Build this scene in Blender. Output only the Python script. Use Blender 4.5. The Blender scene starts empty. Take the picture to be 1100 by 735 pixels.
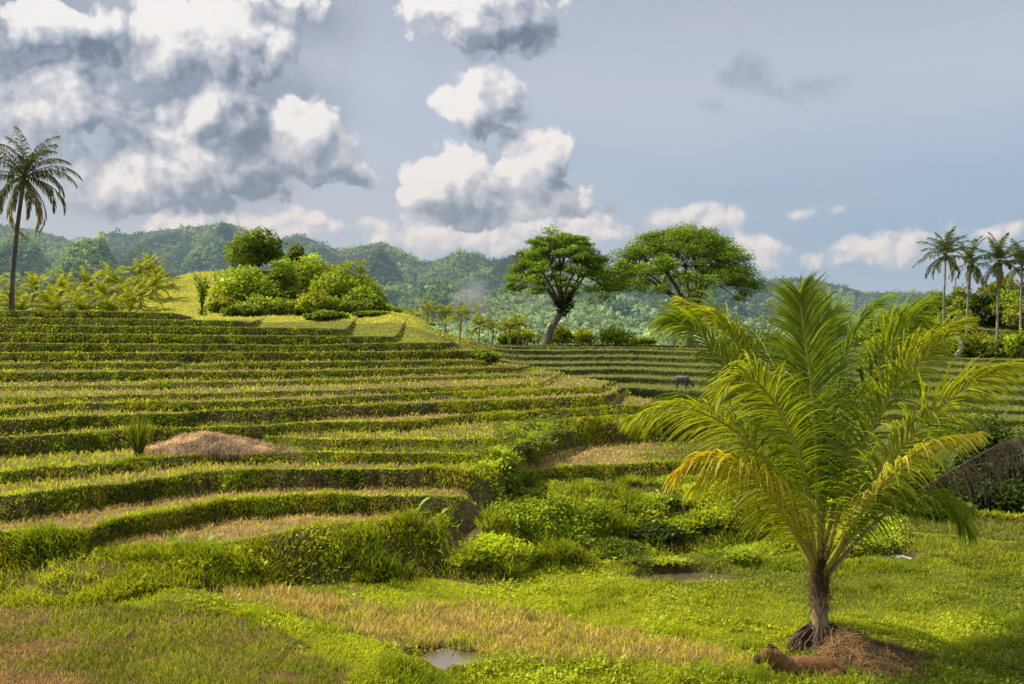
import bpy, math, random
import numpy as np
from mathutils import Vector, Matrix

rng = np.random.default_rng(11)
random.seed(11)
F, CX, HY, EYE = 1069.0, 550.0, 362.0, 4.6      # focal length in photo pixels, centre, horizon row, eye height
scene = bpy.context.scene
COL = scene.collection

# ------------------------------------------------------------------ helpers
def sstep(a, b, x):
    t = np.clip((x - a) / (b - a), 0, 1)
    return t * t * (3 - 2 * t)

def unit(v):
    return v / np.maximum(np.linalg.norm(v, axis=-1, keepdims=True), 1e-9)

def _hash(ix, iy, s):
    h = (ix.astype(np.int64) * 374761393 + iy.astype(np.int64) * 668265263 + s * 974711) & 0x7fffffff
    h = ((h ^ (h >> 13)) * 1274126177) & 0x7fffffff
    h = (h ^ (h >> 16)) & 0xffff
    return h / 65535.0

def vnoise(x, y, s=0):
    x = np.asarray(x, float); y = np.asarray(y, float)
    ix = np.floor(x); iy = np.floor(y)
    fx = x - ix; fy = y - iy
    fx = fx * fx * (3 - 2 * fx); fy = fy * fy * (3 - 2 * fy)
    a = _hash(ix, iy, s); b = _hash(ix + 1, iy, s); c = _hash(ix, iy + 1, s); d = _hash(ix + 1, iy + 1, s)
    return (a * (1 - fx) + b * fx) * (1 - fy) + (c * (1 - fx) + d * fx) * fy

def fbm(x, y, s=0, o=4):
    r = 0; amp = 0.5; tot = 0
    for i in range(o):
        r = r + amp * vnoise(x * 2 ** i, y * 2 ** i, s + i * 17); tot += amp; amp *= 0.5
    return r / tot

def poly_mask(px, py, pts):
    """even-odd point in polygon"""
    inside = np.zeros(np.shape(px), bool)
    n = len(pts)
    for i in range(n):
        x0, y0 = pts[i]; x1, y1 = pts[(i + 1) % n]
        if y0 == y1: continue
        c = ((y0 > py) != (y1 > py)) & (px < (x1 - x0) * (py - y0) / (y1 - y0) + x0)
        inside ^= c
    return inside

class Geo:
    """collects triangles with a colour per vertex; build() links them as ONE mesh object"""
    def __init__(s): s.V = []; s.T = []; s.C = []; s.n = 0
    def add(s, V, T, c):
        V = np.asarray(V, float).reshape(-1, 3); T = np.asarray(T, np.int64).reshape(-1, 3)
        c = np.asarray(c, float)
        if c.ndim == 1: c = np.tile(c, (len(V), 1))
        s.V.append(V); s.T.append(T + s.n); s.C.append(c); s.n += len(V)
    def arrays(s):
        return np.concatenate(s.V), np.concatenate(s.T), np.concatenate(s.C)
    def build(s, name, mat, parent=None, smooth=False, offset=None):
        V, T, C = s.arrays()
        if offset is not None: V = V - np.asarray(offset)
        return link_mesh(name, V, T, mat, C, parent, smooth)

def make_mesh(name, V, T, mat, C=None, smooth=False):
    me = bpy.data.meshes.new(name)
    V = np.ascontiguousarray(V, dtype=np.float32); T = np.ascontiguousarray(T, dtype=np.int32)
    k = T.shape[1]
    me.vertices.add(len(V)); me.vertices.foreach_set('co', V.ravel())
    me.loops.add(T.size); me.loops.foreach_set('vertex_index', T.ravel())
    me.polygons.add(len(T)); me.polygons.foreach_set('loop_start', np.arange(0, T.size, k, dtype=np.int32))
    if smooth: me.polygons.foreach_set('use_smooth', np.ones(len(T), dtype=bool))
    if C is not None:
        a = me.color_attributes.new('col', 'FLOAT_COLOR', 'POINT')
        cc = np.ones((len(V), 4), np.float32); cc[:, :3] = C
        a.data.foreach_set('color', cc.ravel())
    me.update(calc_edges=True)
    me.materials.append(mat)
    return me

def link_mesh(name, V, T, mat, C=None, parent=None, smooth=False):
    o = bpy.data.objects.new(name, make_mesh(name, V, T, mat, C, smooth))
    COL.objects.link(o)
    if parent is not None: o.parent = parent
    return o

def tag(o, label=None, cat=None, group=None, kind=None):
    if label: o['label'] = label
    if cat: o['category'] = cat
    if group: o['group'] = group
    if kind: o['kind'] = kind
    return o

def thing(name, label, cat, loc=(0, 0, 0), rz=0.0, group=None):
    o = bpy.data.objects.new(name, None); COL.objects.link(o)
    o.empty_display_size = 0.2
    o.location = loc; o.rotation_euler = (0, 0, rz)
    return tag(o, label, cat, group)

def copy_tree(o, parent=None):
    c = o.copy(); COL.objects.link(c)
    if parent is not None: c.parent = parent
    for ch in list(o.children): copy_tree(ch, c)
    return c

def tube(pts, rad, seg=7, cap=True):
    pts = np.asarray(pts, float); n = len(pts); rad = np.broadcast_to(np.asarray(rad, float), (n,))
    t = unit(np.gradient(pts, axis=0))
    ref = np.array([0.31, 0.95, 0.05]) if abs(t[0] @ np.array([0.31, 0.95, 0.05])) < 0.9 else np.array([1., 0, 0])
    s = unit(np.cross(t, ref)); u = np.cross(s, t)
    a = np.linspace(0, 2 * np.pi, seg, endpoint=False)
    V = pts[:, None] + rad[:, None, None] * (np.cos(a)[None, :, None] * s[:, None] + np.sin(a)[None, :, None] * u[:, None])
    i = np.arange(n - 1)[:, None] * seg; j = np.arange(seg)[None]; j2 = (j + 1) % seg
    T = np.concatenate([np.stack([i + j, i + j2, i + seg + j2], -1).reshape(-1, 3), np.stack([i + j, i + seg + j2, i + seg + j], -1).reshape(-1, 3)])
    V = V.reshape(-1, 3)
    if cap:
        V = np.concatenate([V, pts[-1:], pts[:1]]); m = n * seg
        jj = np.arange(seg); b = (n - 1) * seg
        T = np.concatenate([T, np.stack([b + jj, b + (jj + 1) % seg, np.full(seg, m)], -1), np.stack([(jj + 1) % seg, jj, np.full(seg, m + 1)], -1)])
    return V, T

def strips(P, W, S):
    """P (N,K,3) centre lines, W (N,K) half widths, S (N,3) or (N,K,3) width direction -> V, T"""
    N, K, _ = P.shape
    if S.ndim == 2: S = S[:, None]
    V = np.stack([P - S * W[..., None], P + S * W[..., None]], 2).reshape(-1, 3)
    b = (np.arange(N) * K * 2)[:, None] + (np.arange(K - 1) * 2)[None]
    T = np.stack([np.stack([b, b + 1, b + 3], -1), np.stack([b, b + 3, b + 2], -1)], 2).reshape(-1, 3)
    return V, T

def cards(P, D, S, L, W, fold=0.15):
    """leaf shaped cards: base P, direction D, width direction S, length L, half width W"""
    N = len(P); L = np.broadcast_to(L, (N,))[:, None]; W = np.broadcast_to(W, (N,))[:, None]
    U = np.cross(D, S)
    V = np.stack([P, P + D * L * 0.45 - S * W + U * W * fold, P + D * L, P + D * L * 0.45 + S * W + U * W * fold], 1).reshape(-1, 3)
    b = np.arange(N)[:, None] * 4
    T = np.concatenate([b + np.array([0, 1, 2]), b + np.array([0, 2, 3])])
    return V, T

def rand_dirs(n, g=rng):
    return unit(g.normal(size=(n, 3)))

def bez(pts, n):
    """smooth curve through points (Catmull-Rom), n samples"""
    P = np.asarray(pts, float); m = len(P)
    Q = np.concatenate([[2 * P[0] - P[1]], P, [2 * P[-1] - P[-2]]])
    out = []
    for t in np.linspace(0, m - 1 - 1e-6, n):
        i = int(t); f = t - i; a, b, c, d = Q[i:i + 4]
        out.append(0.5 * (2 * b + (c - a) * f + (2 * a - 5 * b + 4 * c - d) * f ** 2 + (3 * b - a - 3 * c + d) * f ** 3))
    return np.array(out)

# ------------------------------------------------------------------ materials
def nodes_of(m):
    m.use_nodes = True
    nt = m.node_tree; nt.nodes.clear()
    return nt, nt.nodes, nt.links

def leaf_mat(name, trans=0.4, rough=0.55, spec=0.25, tint=(1, 1, 1), ttint=(1.25, 1.15, 0.45), var=0.25, scale=3.0):
    """leaf: diffuse and gloss mixed with light passing through, colour from the mesh and a noise"""
    m = bpy.data.materials.new(name); nt, N, L = nodes_of(m)
    out = N.new('ShaderNodeOutputMaterial')
    at_ = N.new('ShaderNodeAttribute'); at_.attribute_name = 'col'
    geo = N.new('ShaderNodeNewGeometry')
    nz = N.new('ShaderNodeTexNoise'); nz.inputs['Scale'].default_value = scale; nz.inputs['Detail'].default_value = 3
    L.new(geo.outputs['Position'], nz.inputs['Vector'])
    mr = N.new('ShaderNodeMapRange'); mr.inputs['To Min'].default_value = 1 - var; mr.inputs['To Max'].default_value = 1 + var
    mr.inputs['From Min'].default_value = 0.3; mr.inputs['From Max'].default_value = 0.7
    L.new(nz.outputs['Fac'], mr.inputs['Value'])
    mul = N.new('ShaderNodeVectorMath'); mul.operation = 'SCALE'
    L.new(at_.outputs['Color'], mul.inputs[0]); L.new(mr.outputs['Result'], mul.inputs['Scale'])
    t1 = N.new('ShaderNodeVectorMath'); t1.operation = 'MULTIPLY'; t1.inputs[1].default_value = tint
    L.new(mul.outputs[0], t1.inputs[0])
    t2 = N.new('ShaderNodeVectorMath'); t2.operation = 'MULTIPLY'; t2.inputs[1].default_value = ttint
    L.new(mul.outputs[0], t2.inputs[0])
    p = N.new('ShaderNodeBsdfPrincipled'); p.inputs['Roughness'].default_value = rough
    p.inputs['Specular IOR Level'].default_value = spec
    L.new(t1.outputs[0], p.inputs['Base Color'])
    tr = N.new('ShaderNodeBsdfTranslucent'); L.new(t2.outputs[0], tr.inputs['Color'])
    mx = N.new('ShaderNodeMixShader'); mx.inputs[0].default_value = trans
    L.new(p.outputs[0], mx.inputs[1]); L.new(tr.outputs[0], mx.inputs[2]); L.new(mx.outputs[0], out.inputs['Surface'])
    return m

def solid_mat(name, rough=0.8, spec=0.2, scale=6.0, var=0.35, bump=0.4, bscale=30.0, base=None, stretch=(1, 1, 1), bdist=0.03):
    m = bpy.data.materials.new(name); nt, N, L = nodes_of(m)
    out = N.new('ShaderNodeOutputMaterial'); p = N.new('ShaderNodeBsdfPrincipled')
    p.inputs['Roughness'].default_value = rough; p.inputs['Specular IOR Level'].default_value = spec
    tc = N.new('ShaderNodeTexCoord'); mp = N.new('ShaderNodeMapping'); mp.inputs['Scale'].default_value = stretch
    L.new(tc.outputs['Object'], mp.inputs['Vector'])
    nz = N.new('ShaderNodeTexNoise'); nz.inputs['Scale'].default_value = scale; nz.inputs['Detail'].default_value = 6
    L.new(mp.outputs[0], nz.inputs['Vector'])
    mr = N.new('ShaderNodeMapRange'); mr.inputs['To Min'].default_value = 1 - var; mr.inputs['To Max'].default_value = 1 + var
    mr.inputs['From Min'].default_value = 0.3; mr.inputs['From Max'].default_value = 0.7
    L.new(nz.outputs['Fac'], mr.inputs['Value'])
    if base is None:
        at_ = N.new('ShaderNodeAttribute'); at_.attribute_name = 'col'; src = at_.outputs['Color']
    else:
        rgb = N.new('ShaderNodeRGB'); rgb.outputs[0].default_value = (*base, 1); src = rgb.outputs[0]
    mul = N.new('ShaderNodeVectorMath'); mul.operation = 'SCALE'
    L.new(src, mul.inputs[0]); L.new(mr.outputs['Result'], mul.inputs['Scale'])
    L.new(mul.outputs[0], p.inputs['Base Color'])
    n2 = N.new('ShaderNodeTexNoise'); n2.inputs['Scale'].default_value = bscale; n2.inputs['Detail'].default_value = 8
    L.new(mp.outputs[0], n2.inputs['Vector'])
    b = N.new('ShaderNodeBump'); b.inputs['Strength'].default_value = bump; b.inputs['Distance'].default_value = bdist
    L.new(n2.outputs['Fac'], b.inputs['Height']); L.new(b.outputs[0], p.inputs['Normal'])
    L.new(p.outputs[0], out.inputs['Surface'])
    return m

M = {}
M['ground'] = solid_mat('ground_soil', 0.95, 0.1, 2.2, 0.35, 0.6, 14.0, bdist=0.06)
M['grass'] = leaf_mat('grass_blades', 0.46, 0.6, 0.2, scale=0.9, tint=(3.05, 3.0, 1.7), ttint=(4.0, 3.65, 0.75))
M['straw'] = leaf_mat('dry_straw', 0.25, 0.75, 0.15, tint=(2.8, 2.5, 1.75), ttint=(2.9, 2.5, 1.2), scale=2.0)
M['leaf'] = leaf_mat('leaf', 0.42, 0.5, 0.3, scale=0.6, tint=(2.3, 2.35, 1.5), ttint=(3.2, 3.05, 0.75))
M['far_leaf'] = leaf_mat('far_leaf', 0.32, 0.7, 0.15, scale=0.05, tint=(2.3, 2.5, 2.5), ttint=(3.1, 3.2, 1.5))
M['frond'] = leaf_mat('palm_leaflet', 0.45, 0.45, 0.35, scale=1.5, var=0.18, tint=(1.9, 1.95, 1.2), ttint=(2.7, 2.65, 0.5))
M['dead'] = leaf_mat('dead_leaflet', 0.2, 0.8, 0.1, scale=3.0, ttint=(1.1, 0.9, 0.7))
M['fur'] = leaf_mat('fur', 0.1, 0.7, 0.2, scale=9.0, ttint=(1.1, 1.0, 0.8), var=0.3)
M['stalk'] = solid_mat('palm_stalk', 0.5, 0.3, 5.0, 0.2, 0.15, 40.0)
M['bark'] = solid_mat('bark', 0.9, 0.1, 3.0, 0.4, 0.8, 12.0, stretch=(1, 1, 0.35), bdist=0.05)
M['hide'] = solid_mat('animal_hide', 0.75, 0.2, 5.0, 0.25, 0.35, 60.0, bdist=0.006)
M['eye'] = solid_mat('eye_dark', 0.15, 0.5, 5.0, 0.1, 0.0, 10.0, base=(0.01, 0.008, 0.006))
M['metal'] = solid_mat('pole_grey', 0.6, 0.4, 2.0, 0.2, 0.1, 20.0, base=(0.38, 0.38, 0.36))
# ------------------------------------------------------------------ the terraces as a height field over (px column, depth)
def curve(pts, col=1, s=6.0):
    """interpolated and softened table over photo columns -600..1800"""
    g = np.arange(-600, 1801, 2.0)
    a = np.array(pts, float)
    v = np.interp(g, a[:, 0], a[:, col])
    k = np.exp(-0.5 * (np.arange(-20, 21) * 2.0 / s) ** 2); k /= k.sum()
    v = np.convolve(np.pad(v, 20, mode='edge'), k, mode='valid')
    return g, v
GX = np.arange(-600, 1801, 2.0)

# edge name, level z (None: worked out from depth), points (px, py[, depth]), column where the terrace turns round the nose
EDGES = [
 ('R', 1.00, [(-600, 598), (0, 591), (70, 590), (100, 590), (150, 586), (200, 584), (254, 580), (320, 566), (440, 552), (488, 549), (503, 548), (522, 544), (545, 538), (570, 530), (600, 524), (690, 517), (800, 517), (950, 531), (1100, 542), (1250, 548), (1800, 560)], None),
 ('Q', 1.33, [(-600, 596), (0, 587), (65, 578), (85, 569), (100, 562), (150, 551), (200, 542), (230, 536), (320, 529.5), (440, 528.5), (505, 531), (530, 520), (560, 508), (600, 499), (700, 495), (800, 495), (950, 500), (1100, 506), (1800, 520)], None),
 ('P', 1.73, [(-600, 560), (0, 531), (100, 520), (200, 506), (230, 503), (330, 501), (440, 500.5), (520, 503), (535, 500), (545, 494), (560, 484), (590, 472), (630, 461), (700, 457)], 760),
 ('O', 1.93, [(-600, 528), (0, 504), (100, 496), (200, 486), (240, 483), (330, 483), (440, 485), (545, 484.5), (555, 481), (566, 474), (590, 463), (630, 453), (700, 450.5)], 755),
 ('N', 2.10, [(-600, 494), (0, 480), (100, 473.2), (200, 467.8), (268, 466), (300, 467.5), (325, 470), (345, 469.5), (440, 469), (528, 469), (542, 465), (560, 457), (590, 450.5), (650, 445), (700, 444)], 750),
 ('M', 2.32, [(-600, 482), (0, 469), (100, 463), (200, 458), (270, 456.5), (305, 452.5), (440, 450), (480, 446), (510, 443), (560, 440), (640, 435), (700, 433.5)], 730),
 ('L', 2.64, [(-600, 456), (0, 448), (100, 443), (200, 441), (220, 439), (440, 431), (560, 427), (640, 423), (700, 423)], 655),
 ('K', 2.82, [(-600, 444), (0, 436), (60, 432), (100, 431), (200, 429.5), (330, 426), (440, 421), (560, 417), (618, 414.5), (660, 414)], 645),
 ('J', 2.95, [(-600, 432), (0, 425), (100, 423), (200, 420.6), (330, 417.5), (440, 414.8), (540, 411.5), (584, 409), (620, 409)], 584),
 ('I', None, [(-600, 417, 29), (0, 413, 30.5), (100, 412, 31), (140, 412, 31.2), (155, 411, 31.6), (170, 409.5, 31.2), (220, 409, 32), (330, 407.5, 34), (440, 404.3, 36.5), (562, 401.5, 40), (620, 400, 43)], 596),
 ('H', None, [(-600, 400, 32), (0, 398, 34), (100, 397.6, 34.5), (220, 397.5, 35), (330, 397, 37), (440, 394.8, 39.5), (540, 393, 43), (600, 393, 46)], 562),
 ('G', None, [(-600, 391, 36), (0, 389, 37.5), (100, 388, 37.8), (190, 388, 38.2), (205, 391, 38.6), (240, 389, 38.2), (330, 387.5, 40), (440, 386.5, 42.5), (540, 385.5, 46)], 522),
 ('F', None, [(-600, 378, 39), (0, 377.3, 40.5), (220, 377.3, 41.5), (330, 377, 43.5), (440, 376, 46), (560, 374.6, 49.5)], 520),
 ('E', None, [(-600, 368, 42), (0, 367, 43.5), (220, 368.5, 44.5), (330, 369.5, 46.5), (440, 366.5, 49), (500, 366.5, 52)], 480),
 ('D', None, [(-600, 357, 45), (0, 356.3, 46.5), (220, 358.7, 47.5), (330, 359.3, 49.5), (440, 360, 52)], 412),
 ('C', None, [(-600, 347.5, 48), (0, 347.5, 49.5), (220, 350, 50.5), (330, 351, 52), (400, 352, 54)], 358),
 ('B', None, [(-600, 340, 51), (0, 340, 52.5), (220, 342.8, 53.5), (330, 344, 55)], 258),
 ('A', None, [(-600, 332, 54), (0, 332.5, 55.5), (100, 333, 56), (190, 335, 56.5)], 186),
]
GRASS_H = 0.09
def edge_tables():
    E, Z = [], []
    prev = None
    for name, z, pts, end in EDGES:
        py = curve([(p[0], p[1]) for p in pts], s=8 if name in 'RQPON' else 6)[1]
        if z is not None:
            d = (EYE - z - GRASS_H) * F / (py - HY); zz = np.full_like(d, z)
        else:
            d = curve([(p[0], p[2]) for p in pts], s=14)[1]; zz = EYE - (py - HY) / F * d - GRASS_H
        # a slow wander and a small raggedness of each bank
        k = len(E)
        wob = (vnoise(GX / 37.0, np.full_like(GX, k * 3.3), 5) - 0.5) * 0.012 + (vnoise(GX / 9.0, np.full_like(GX, k * 7.7), 6) - 0.5) * (0.008 if k else 0.002)
        d = d * (1 + wob)
        if end is not None:
            soft = 40 if k < 6 else 8
            over = np.maximum(GX - (end - soft), 0)
            d = d + (0.004 if k < 6 else 0.012) * over ** 2 + np.where(GX > end + 70, 400, 0)
        if prev is not None: d = np.maximum(d, prev + 0.05)
        prev = d
        E.append(d); Z.append(zz)
    return E, Z
E_T, Z_T = edge_tables()
NE = len(E_T)
EN = {e[0]: i for i, e in enumerate(EDGES)}

REDGES = [  # the terraces across the valley: (py at 650, depth), (py at 1080, depth)
 ((437, 80), (450, 58)), ((419, 86), (440, 62)), ((407.5, 93), (428.5, 66.5)), ((398.8, 100), (418, 71)), ((392, 108), (408, 76)), ((384.6, 116), (401, 82)),
 ((377.8, 125), (393, 90)), ((374.6, 135), (386, 99)), ((372.3, 145), (381, 106))]
def redge_tables():
    E, Z = [], []
    for k, ((ya, da), (yb, db)) in enumerate(REDGES):
        pts = [(-600, ya, da), (700, ya, da), (860, ya + (yb - ya) * 0.3, da + (db - da) * 0.35), (1080, yb, db), (1800, yb + 6, db - 6)]
        py = curve([(p[0], p[1]) for p in pts], s=30)[1]; d = curve([(p[0], p[2]) for p in pts], s=30)[1]
        d = d * (1 + (vnoise(GX / 60.0, np.full_like(GX, k * 3.1), 8) - 0.5) * 0.02)
        E.append(d); Z.append(EYE - (py - HY) / F * d - 0.1)
    return E, Z
RE_T, RZ_T = redge_tables()

BUNDS = [([(-120, 606), (0, 612), (100, 627), (200, 645), (300, 672), (380, 700), (430, 728)], 0.17, 0.38),
         ([(500, 600), (560, 609), (700, 611), (800, 607), (880, 604)], 0.16, 0.30),
         ([(430, 726), (520, 722), (600, 716), (700, 726), (820, 733)], 0.10, 0.35),
         ([(900, 608), (1000, 606), (1100, 611), (1250, 620)], 0.12, 0.3)]
PUDDLES = [((476, 707), 0.50, 0.46, 0.10), ((742, 618), 0.75, 0.34, 0.02), ((965, 603), 0.24, 0.26, 0.0)]   # centre pixel, half sizes x y, level

def base_ground(px, d):
    """the wet meadow at the foot of the terraces"""
    x = (px - CX) / F * d
    z = 0.62 * (1 - sstep(150, 560, px + (d - 14) * 10)) - 0.10 * sstep(15, 13, d) * 0
    z = z + (fbm(x * 0.35, d * 0.35, 3) - 0.5) * 0.18
    return z
def ground_at(px, py, z0=0.0):
    """depth where the meadow shows at a pixel"""
    d = (EYE - z0) * F / (py - HY)
    for _ in range(6): d = (EYE - float(base_ground(np.array(px), np.array(d)))) * F / (py - HY)
    return d
def seg_dist(x, y, pts):
    best = np.full(np.shape(x), 1e9)
    for (x0, y0), (x1, y1) in zip(pts[:-1], pts[1:]):
        dx, dy = x1 - x0, y1 - y0
        t = np.clip(((x - x0) * dx + (y - y0) * dy) / (dx * dx + dy * dy), 0, 1)
        best = np.minimum(best, np.hypot(x - x0 - t * dx, y - y0 - t * dy))
    return best
BUND_W = []
for pts, h, r in BUNDS:
    w = []
    for a, b in pts:
        d = ground_at(a, b); w.append(((a - CX) / F * d, d))
    BUND_W.append((w, h, r))
PUD_W = []
for (a, b), rx, ry, zz in PUDDLES:
    d = ground_at(a, b); PUD_W.append(((a - CX) / F * d, d, rx, ry, float(base_ground(np.array(a), np.array(d)))))

GULLY = [((a - CX) / F * b, b) for a, b in ((526, 21.3), (514, 20.7), (502, 20.0), (492, 19.2))]
def terrain(px, d, info=False):
    px = np.asarray(px, float); d = np.asarray(d, float)
    x = (px - CX) / F * d
    z0 = base_ground(px, d)
    for w, h, r in BUND_W:
        q = seg_dist(x, d, w) * (1 + (fbm(x * 2, d * 2, 21, 2) - 0.5) * 0.9)
        z0 = z0 + h * np.exp(-(q / r) ** 2)
    for cx, cy, rx, ry, zz in PUD_W:
        q = np.hypot((x - cx) / rx, (d - cy) / ry)
        q = q * (1 + (fbm(x * 3.1, d * 3.1, 23, 3) - .5) * 1.1); z0 = z0 - 0.13 * (1 - sstep(0.75, 1.5, q))
    q = seg_dist(x, d, GULLY)
    gul = np.exp(-(q / (0.13 + 0.1 * vnoise(x * 2, d * 2, 4))) ** 2)
    hill = z0.copy(); zprev = z0
    level = np.zeros(px.shape, int); riser = np.zeros(px.shape); lip = np.full(px.shape, 9.0)
    jit = (fbm(x * 1.3, d * 1.3, 31, 3) - 0.5)
    for k in range(NE):
        e = np.interp(px, GX, E_T[k]); zk = np.interp(px, GX, Z_T[k])
        w = 0.17 + 0.0048 * e
        if k == 0: w = 1.25 + 1.7 * sstep(470, 550, px)
        slump = sstep(0.60, 0.78, fbm(x * 0.45 + k * 5.1, d * 0.45, 33, 2))
        e2 = e + jit * (0.24 if k < 5 else 0.12) + slump * (0.16 if k < 5 else 0.05); w = w * (1 + (0.9 if k < 5 else 0.3) * slump)
        t = np.clip((d - (e2 - w)) / w, 0, 1)
        s = t ** 0.8 * (1 if k else 1) if k else t * t * (3 - 2 * t)
        dz = np.maximum(zk - zprev, 0.02)
        if k < 2: dz = dz * (1 - 0.78 * sstep(860, 950, px))
        hill = hill + dz * s
        riser = np.maximum(riser, np.where((t > 0.02) & (t < 1), 1.0, 0) * (1.0 if k else 1 - sstep(820, 900, px)))
        level = np.where(t >= 1, k + 1, level)
        back = d - e2
        lip = np.where((back >= -w) & (back < 9), np.minimum(lip, np.abs(np.maximum(back, 0))), lip)
        # a grassy lip behind the edge
        hill = hill + 0.03 * np.exp(-((back - 0.1) / 0.16) ** 2) * (t >= 1)
        zprev = zk
    hill = hill - gul * 0.25 * np.clip(hill - z0 + 0.1, 0, 1)
    # the ground behind the hill
    left = np.interp(px, [-600, 0, 140, 330, 420, 480, 560, 640], [6.4, 6.0, 5.7, 6.1, 6.4, 5.7, 3.6, 3.2]) - 4.0 * sstep(140, 230, d)
    bx = x + 28.0
    mound = np.exp(-(np.abs(np.minimum(bx + 4, 0)) / 6.0) ** 2.2) * np.exp(-(np.maximum(bx - 4, 0) / 8) ** 2.2) * np.exp(-((d - 106) / 20) ** 2)
    left = left + 5.6 * mound
    val = np.interp(d, [30, 45, 60, 82, 95], [1.25, 0.75, 0.25, -0.55, -0.55]) - 0.85 * sstep(860, 950, px) * (1 - sstep(30, 60, d))
    right = val; zp = np.interp(px, GX, RZ_T[0]) - 0.45
    zp = np.minimum(zp, np.interp(d, [0, 400], [0.3, 0.3]))
    right = np.minimum(val, np.maximum(zp, -0.9)) * sstep(45, 58, d) + val * (1 - sstep(45, 58, d))
    zprev = np.minimum(val, np.maximum(zp, -0.9))
    rr = np.zeros(px.shape)
    for k in range(len(RE_T)):
        e = np.interp(px, GX, RE_T[k]) + jit * 0.25; zk = np.interp(px, GX, RZ_T[k])
        t = np.clip((d - (e - 0.45)) / 0.45, 0, 1)
        right = right + np.maximum(zk - zprev, 0.05) * t ** 0.8
        rr = np.maximum(rr, np.where((t > 0.02) & (t < 1), 1.0, 0))
        zprev = zk
    hump = 7.0 * sstep(930, 1080, px) * sstep(107, 150, d)
    right = right + hump - 5.0 * sstep(165, 240, d) * (1 - sstep(930, 1080, px))
    wl = 1 - sstep(440, 570, px)
    back = left * wl + right * (1 - wl)
    d0 = np.interp(px, [-600, 380, 470, 540, 600, 700, 900], [59, 57, 54, 50, 45, 34, 27])
    d1 = np.interp(px, [-600, 380, 470, 540, 600, 700, 900], [74, 72, 70, 66, 62, 55, 50])
    f = sstep(0, 1, (d - d0) / (d1 - d0))
    z = hill * (1 - f) + back * f
    z = z + (fbm(x * 1.7, d * 1.7, 41, 3) - 0.5) * 0.07 * (1 - riser * 0.5)
    if not info: return z
    riser = np.where(f < 0.5, riser, rr * (1 - wl))
    return z, dict(level=level, riser=riser, lip=lip, f=f, wl=wl, x=x, hill=hill, mound=mound, gul=gul)

def zat(px, d): return float(terrain(np.array([px]), np.array([d]))[0])
def spot(px, d, sink=0.05): return ((px - CX) / F * d, d, zat(px, d) - sink)

# ---- colours of the ground by zone
TAN = np.array([0.37, 0.27, 0.11]); SOIL = np.array([0.15, 0.10, 0.055]); OLIVE = np.array([0.115, 0.125, 0.03])
GREEN = np.array([0.128, 0.152, 0.011]); LIME = np.array([0.228, 0.250, 0.016]); DARK = np.array([0.045, 0.070, 0.012]); YEL = np.array([0.34, 0.33, 0.07])
TAN_FIELD = [(170, 617), (330, 632), (450, 647), (560, 660), (680, 684), (800, 706), (760, 720), (600, 712), (480, 703), (420, 694), (340, 668), (250, 648)]
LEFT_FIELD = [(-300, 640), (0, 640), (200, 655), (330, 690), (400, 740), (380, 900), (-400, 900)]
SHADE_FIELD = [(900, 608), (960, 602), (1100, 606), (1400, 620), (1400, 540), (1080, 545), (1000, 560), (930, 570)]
def blend(c, w, col):
    w = np.clip(w, 0, 1)[..., None]
    return c * (1 - w) + np.asarray(col) * w

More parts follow.
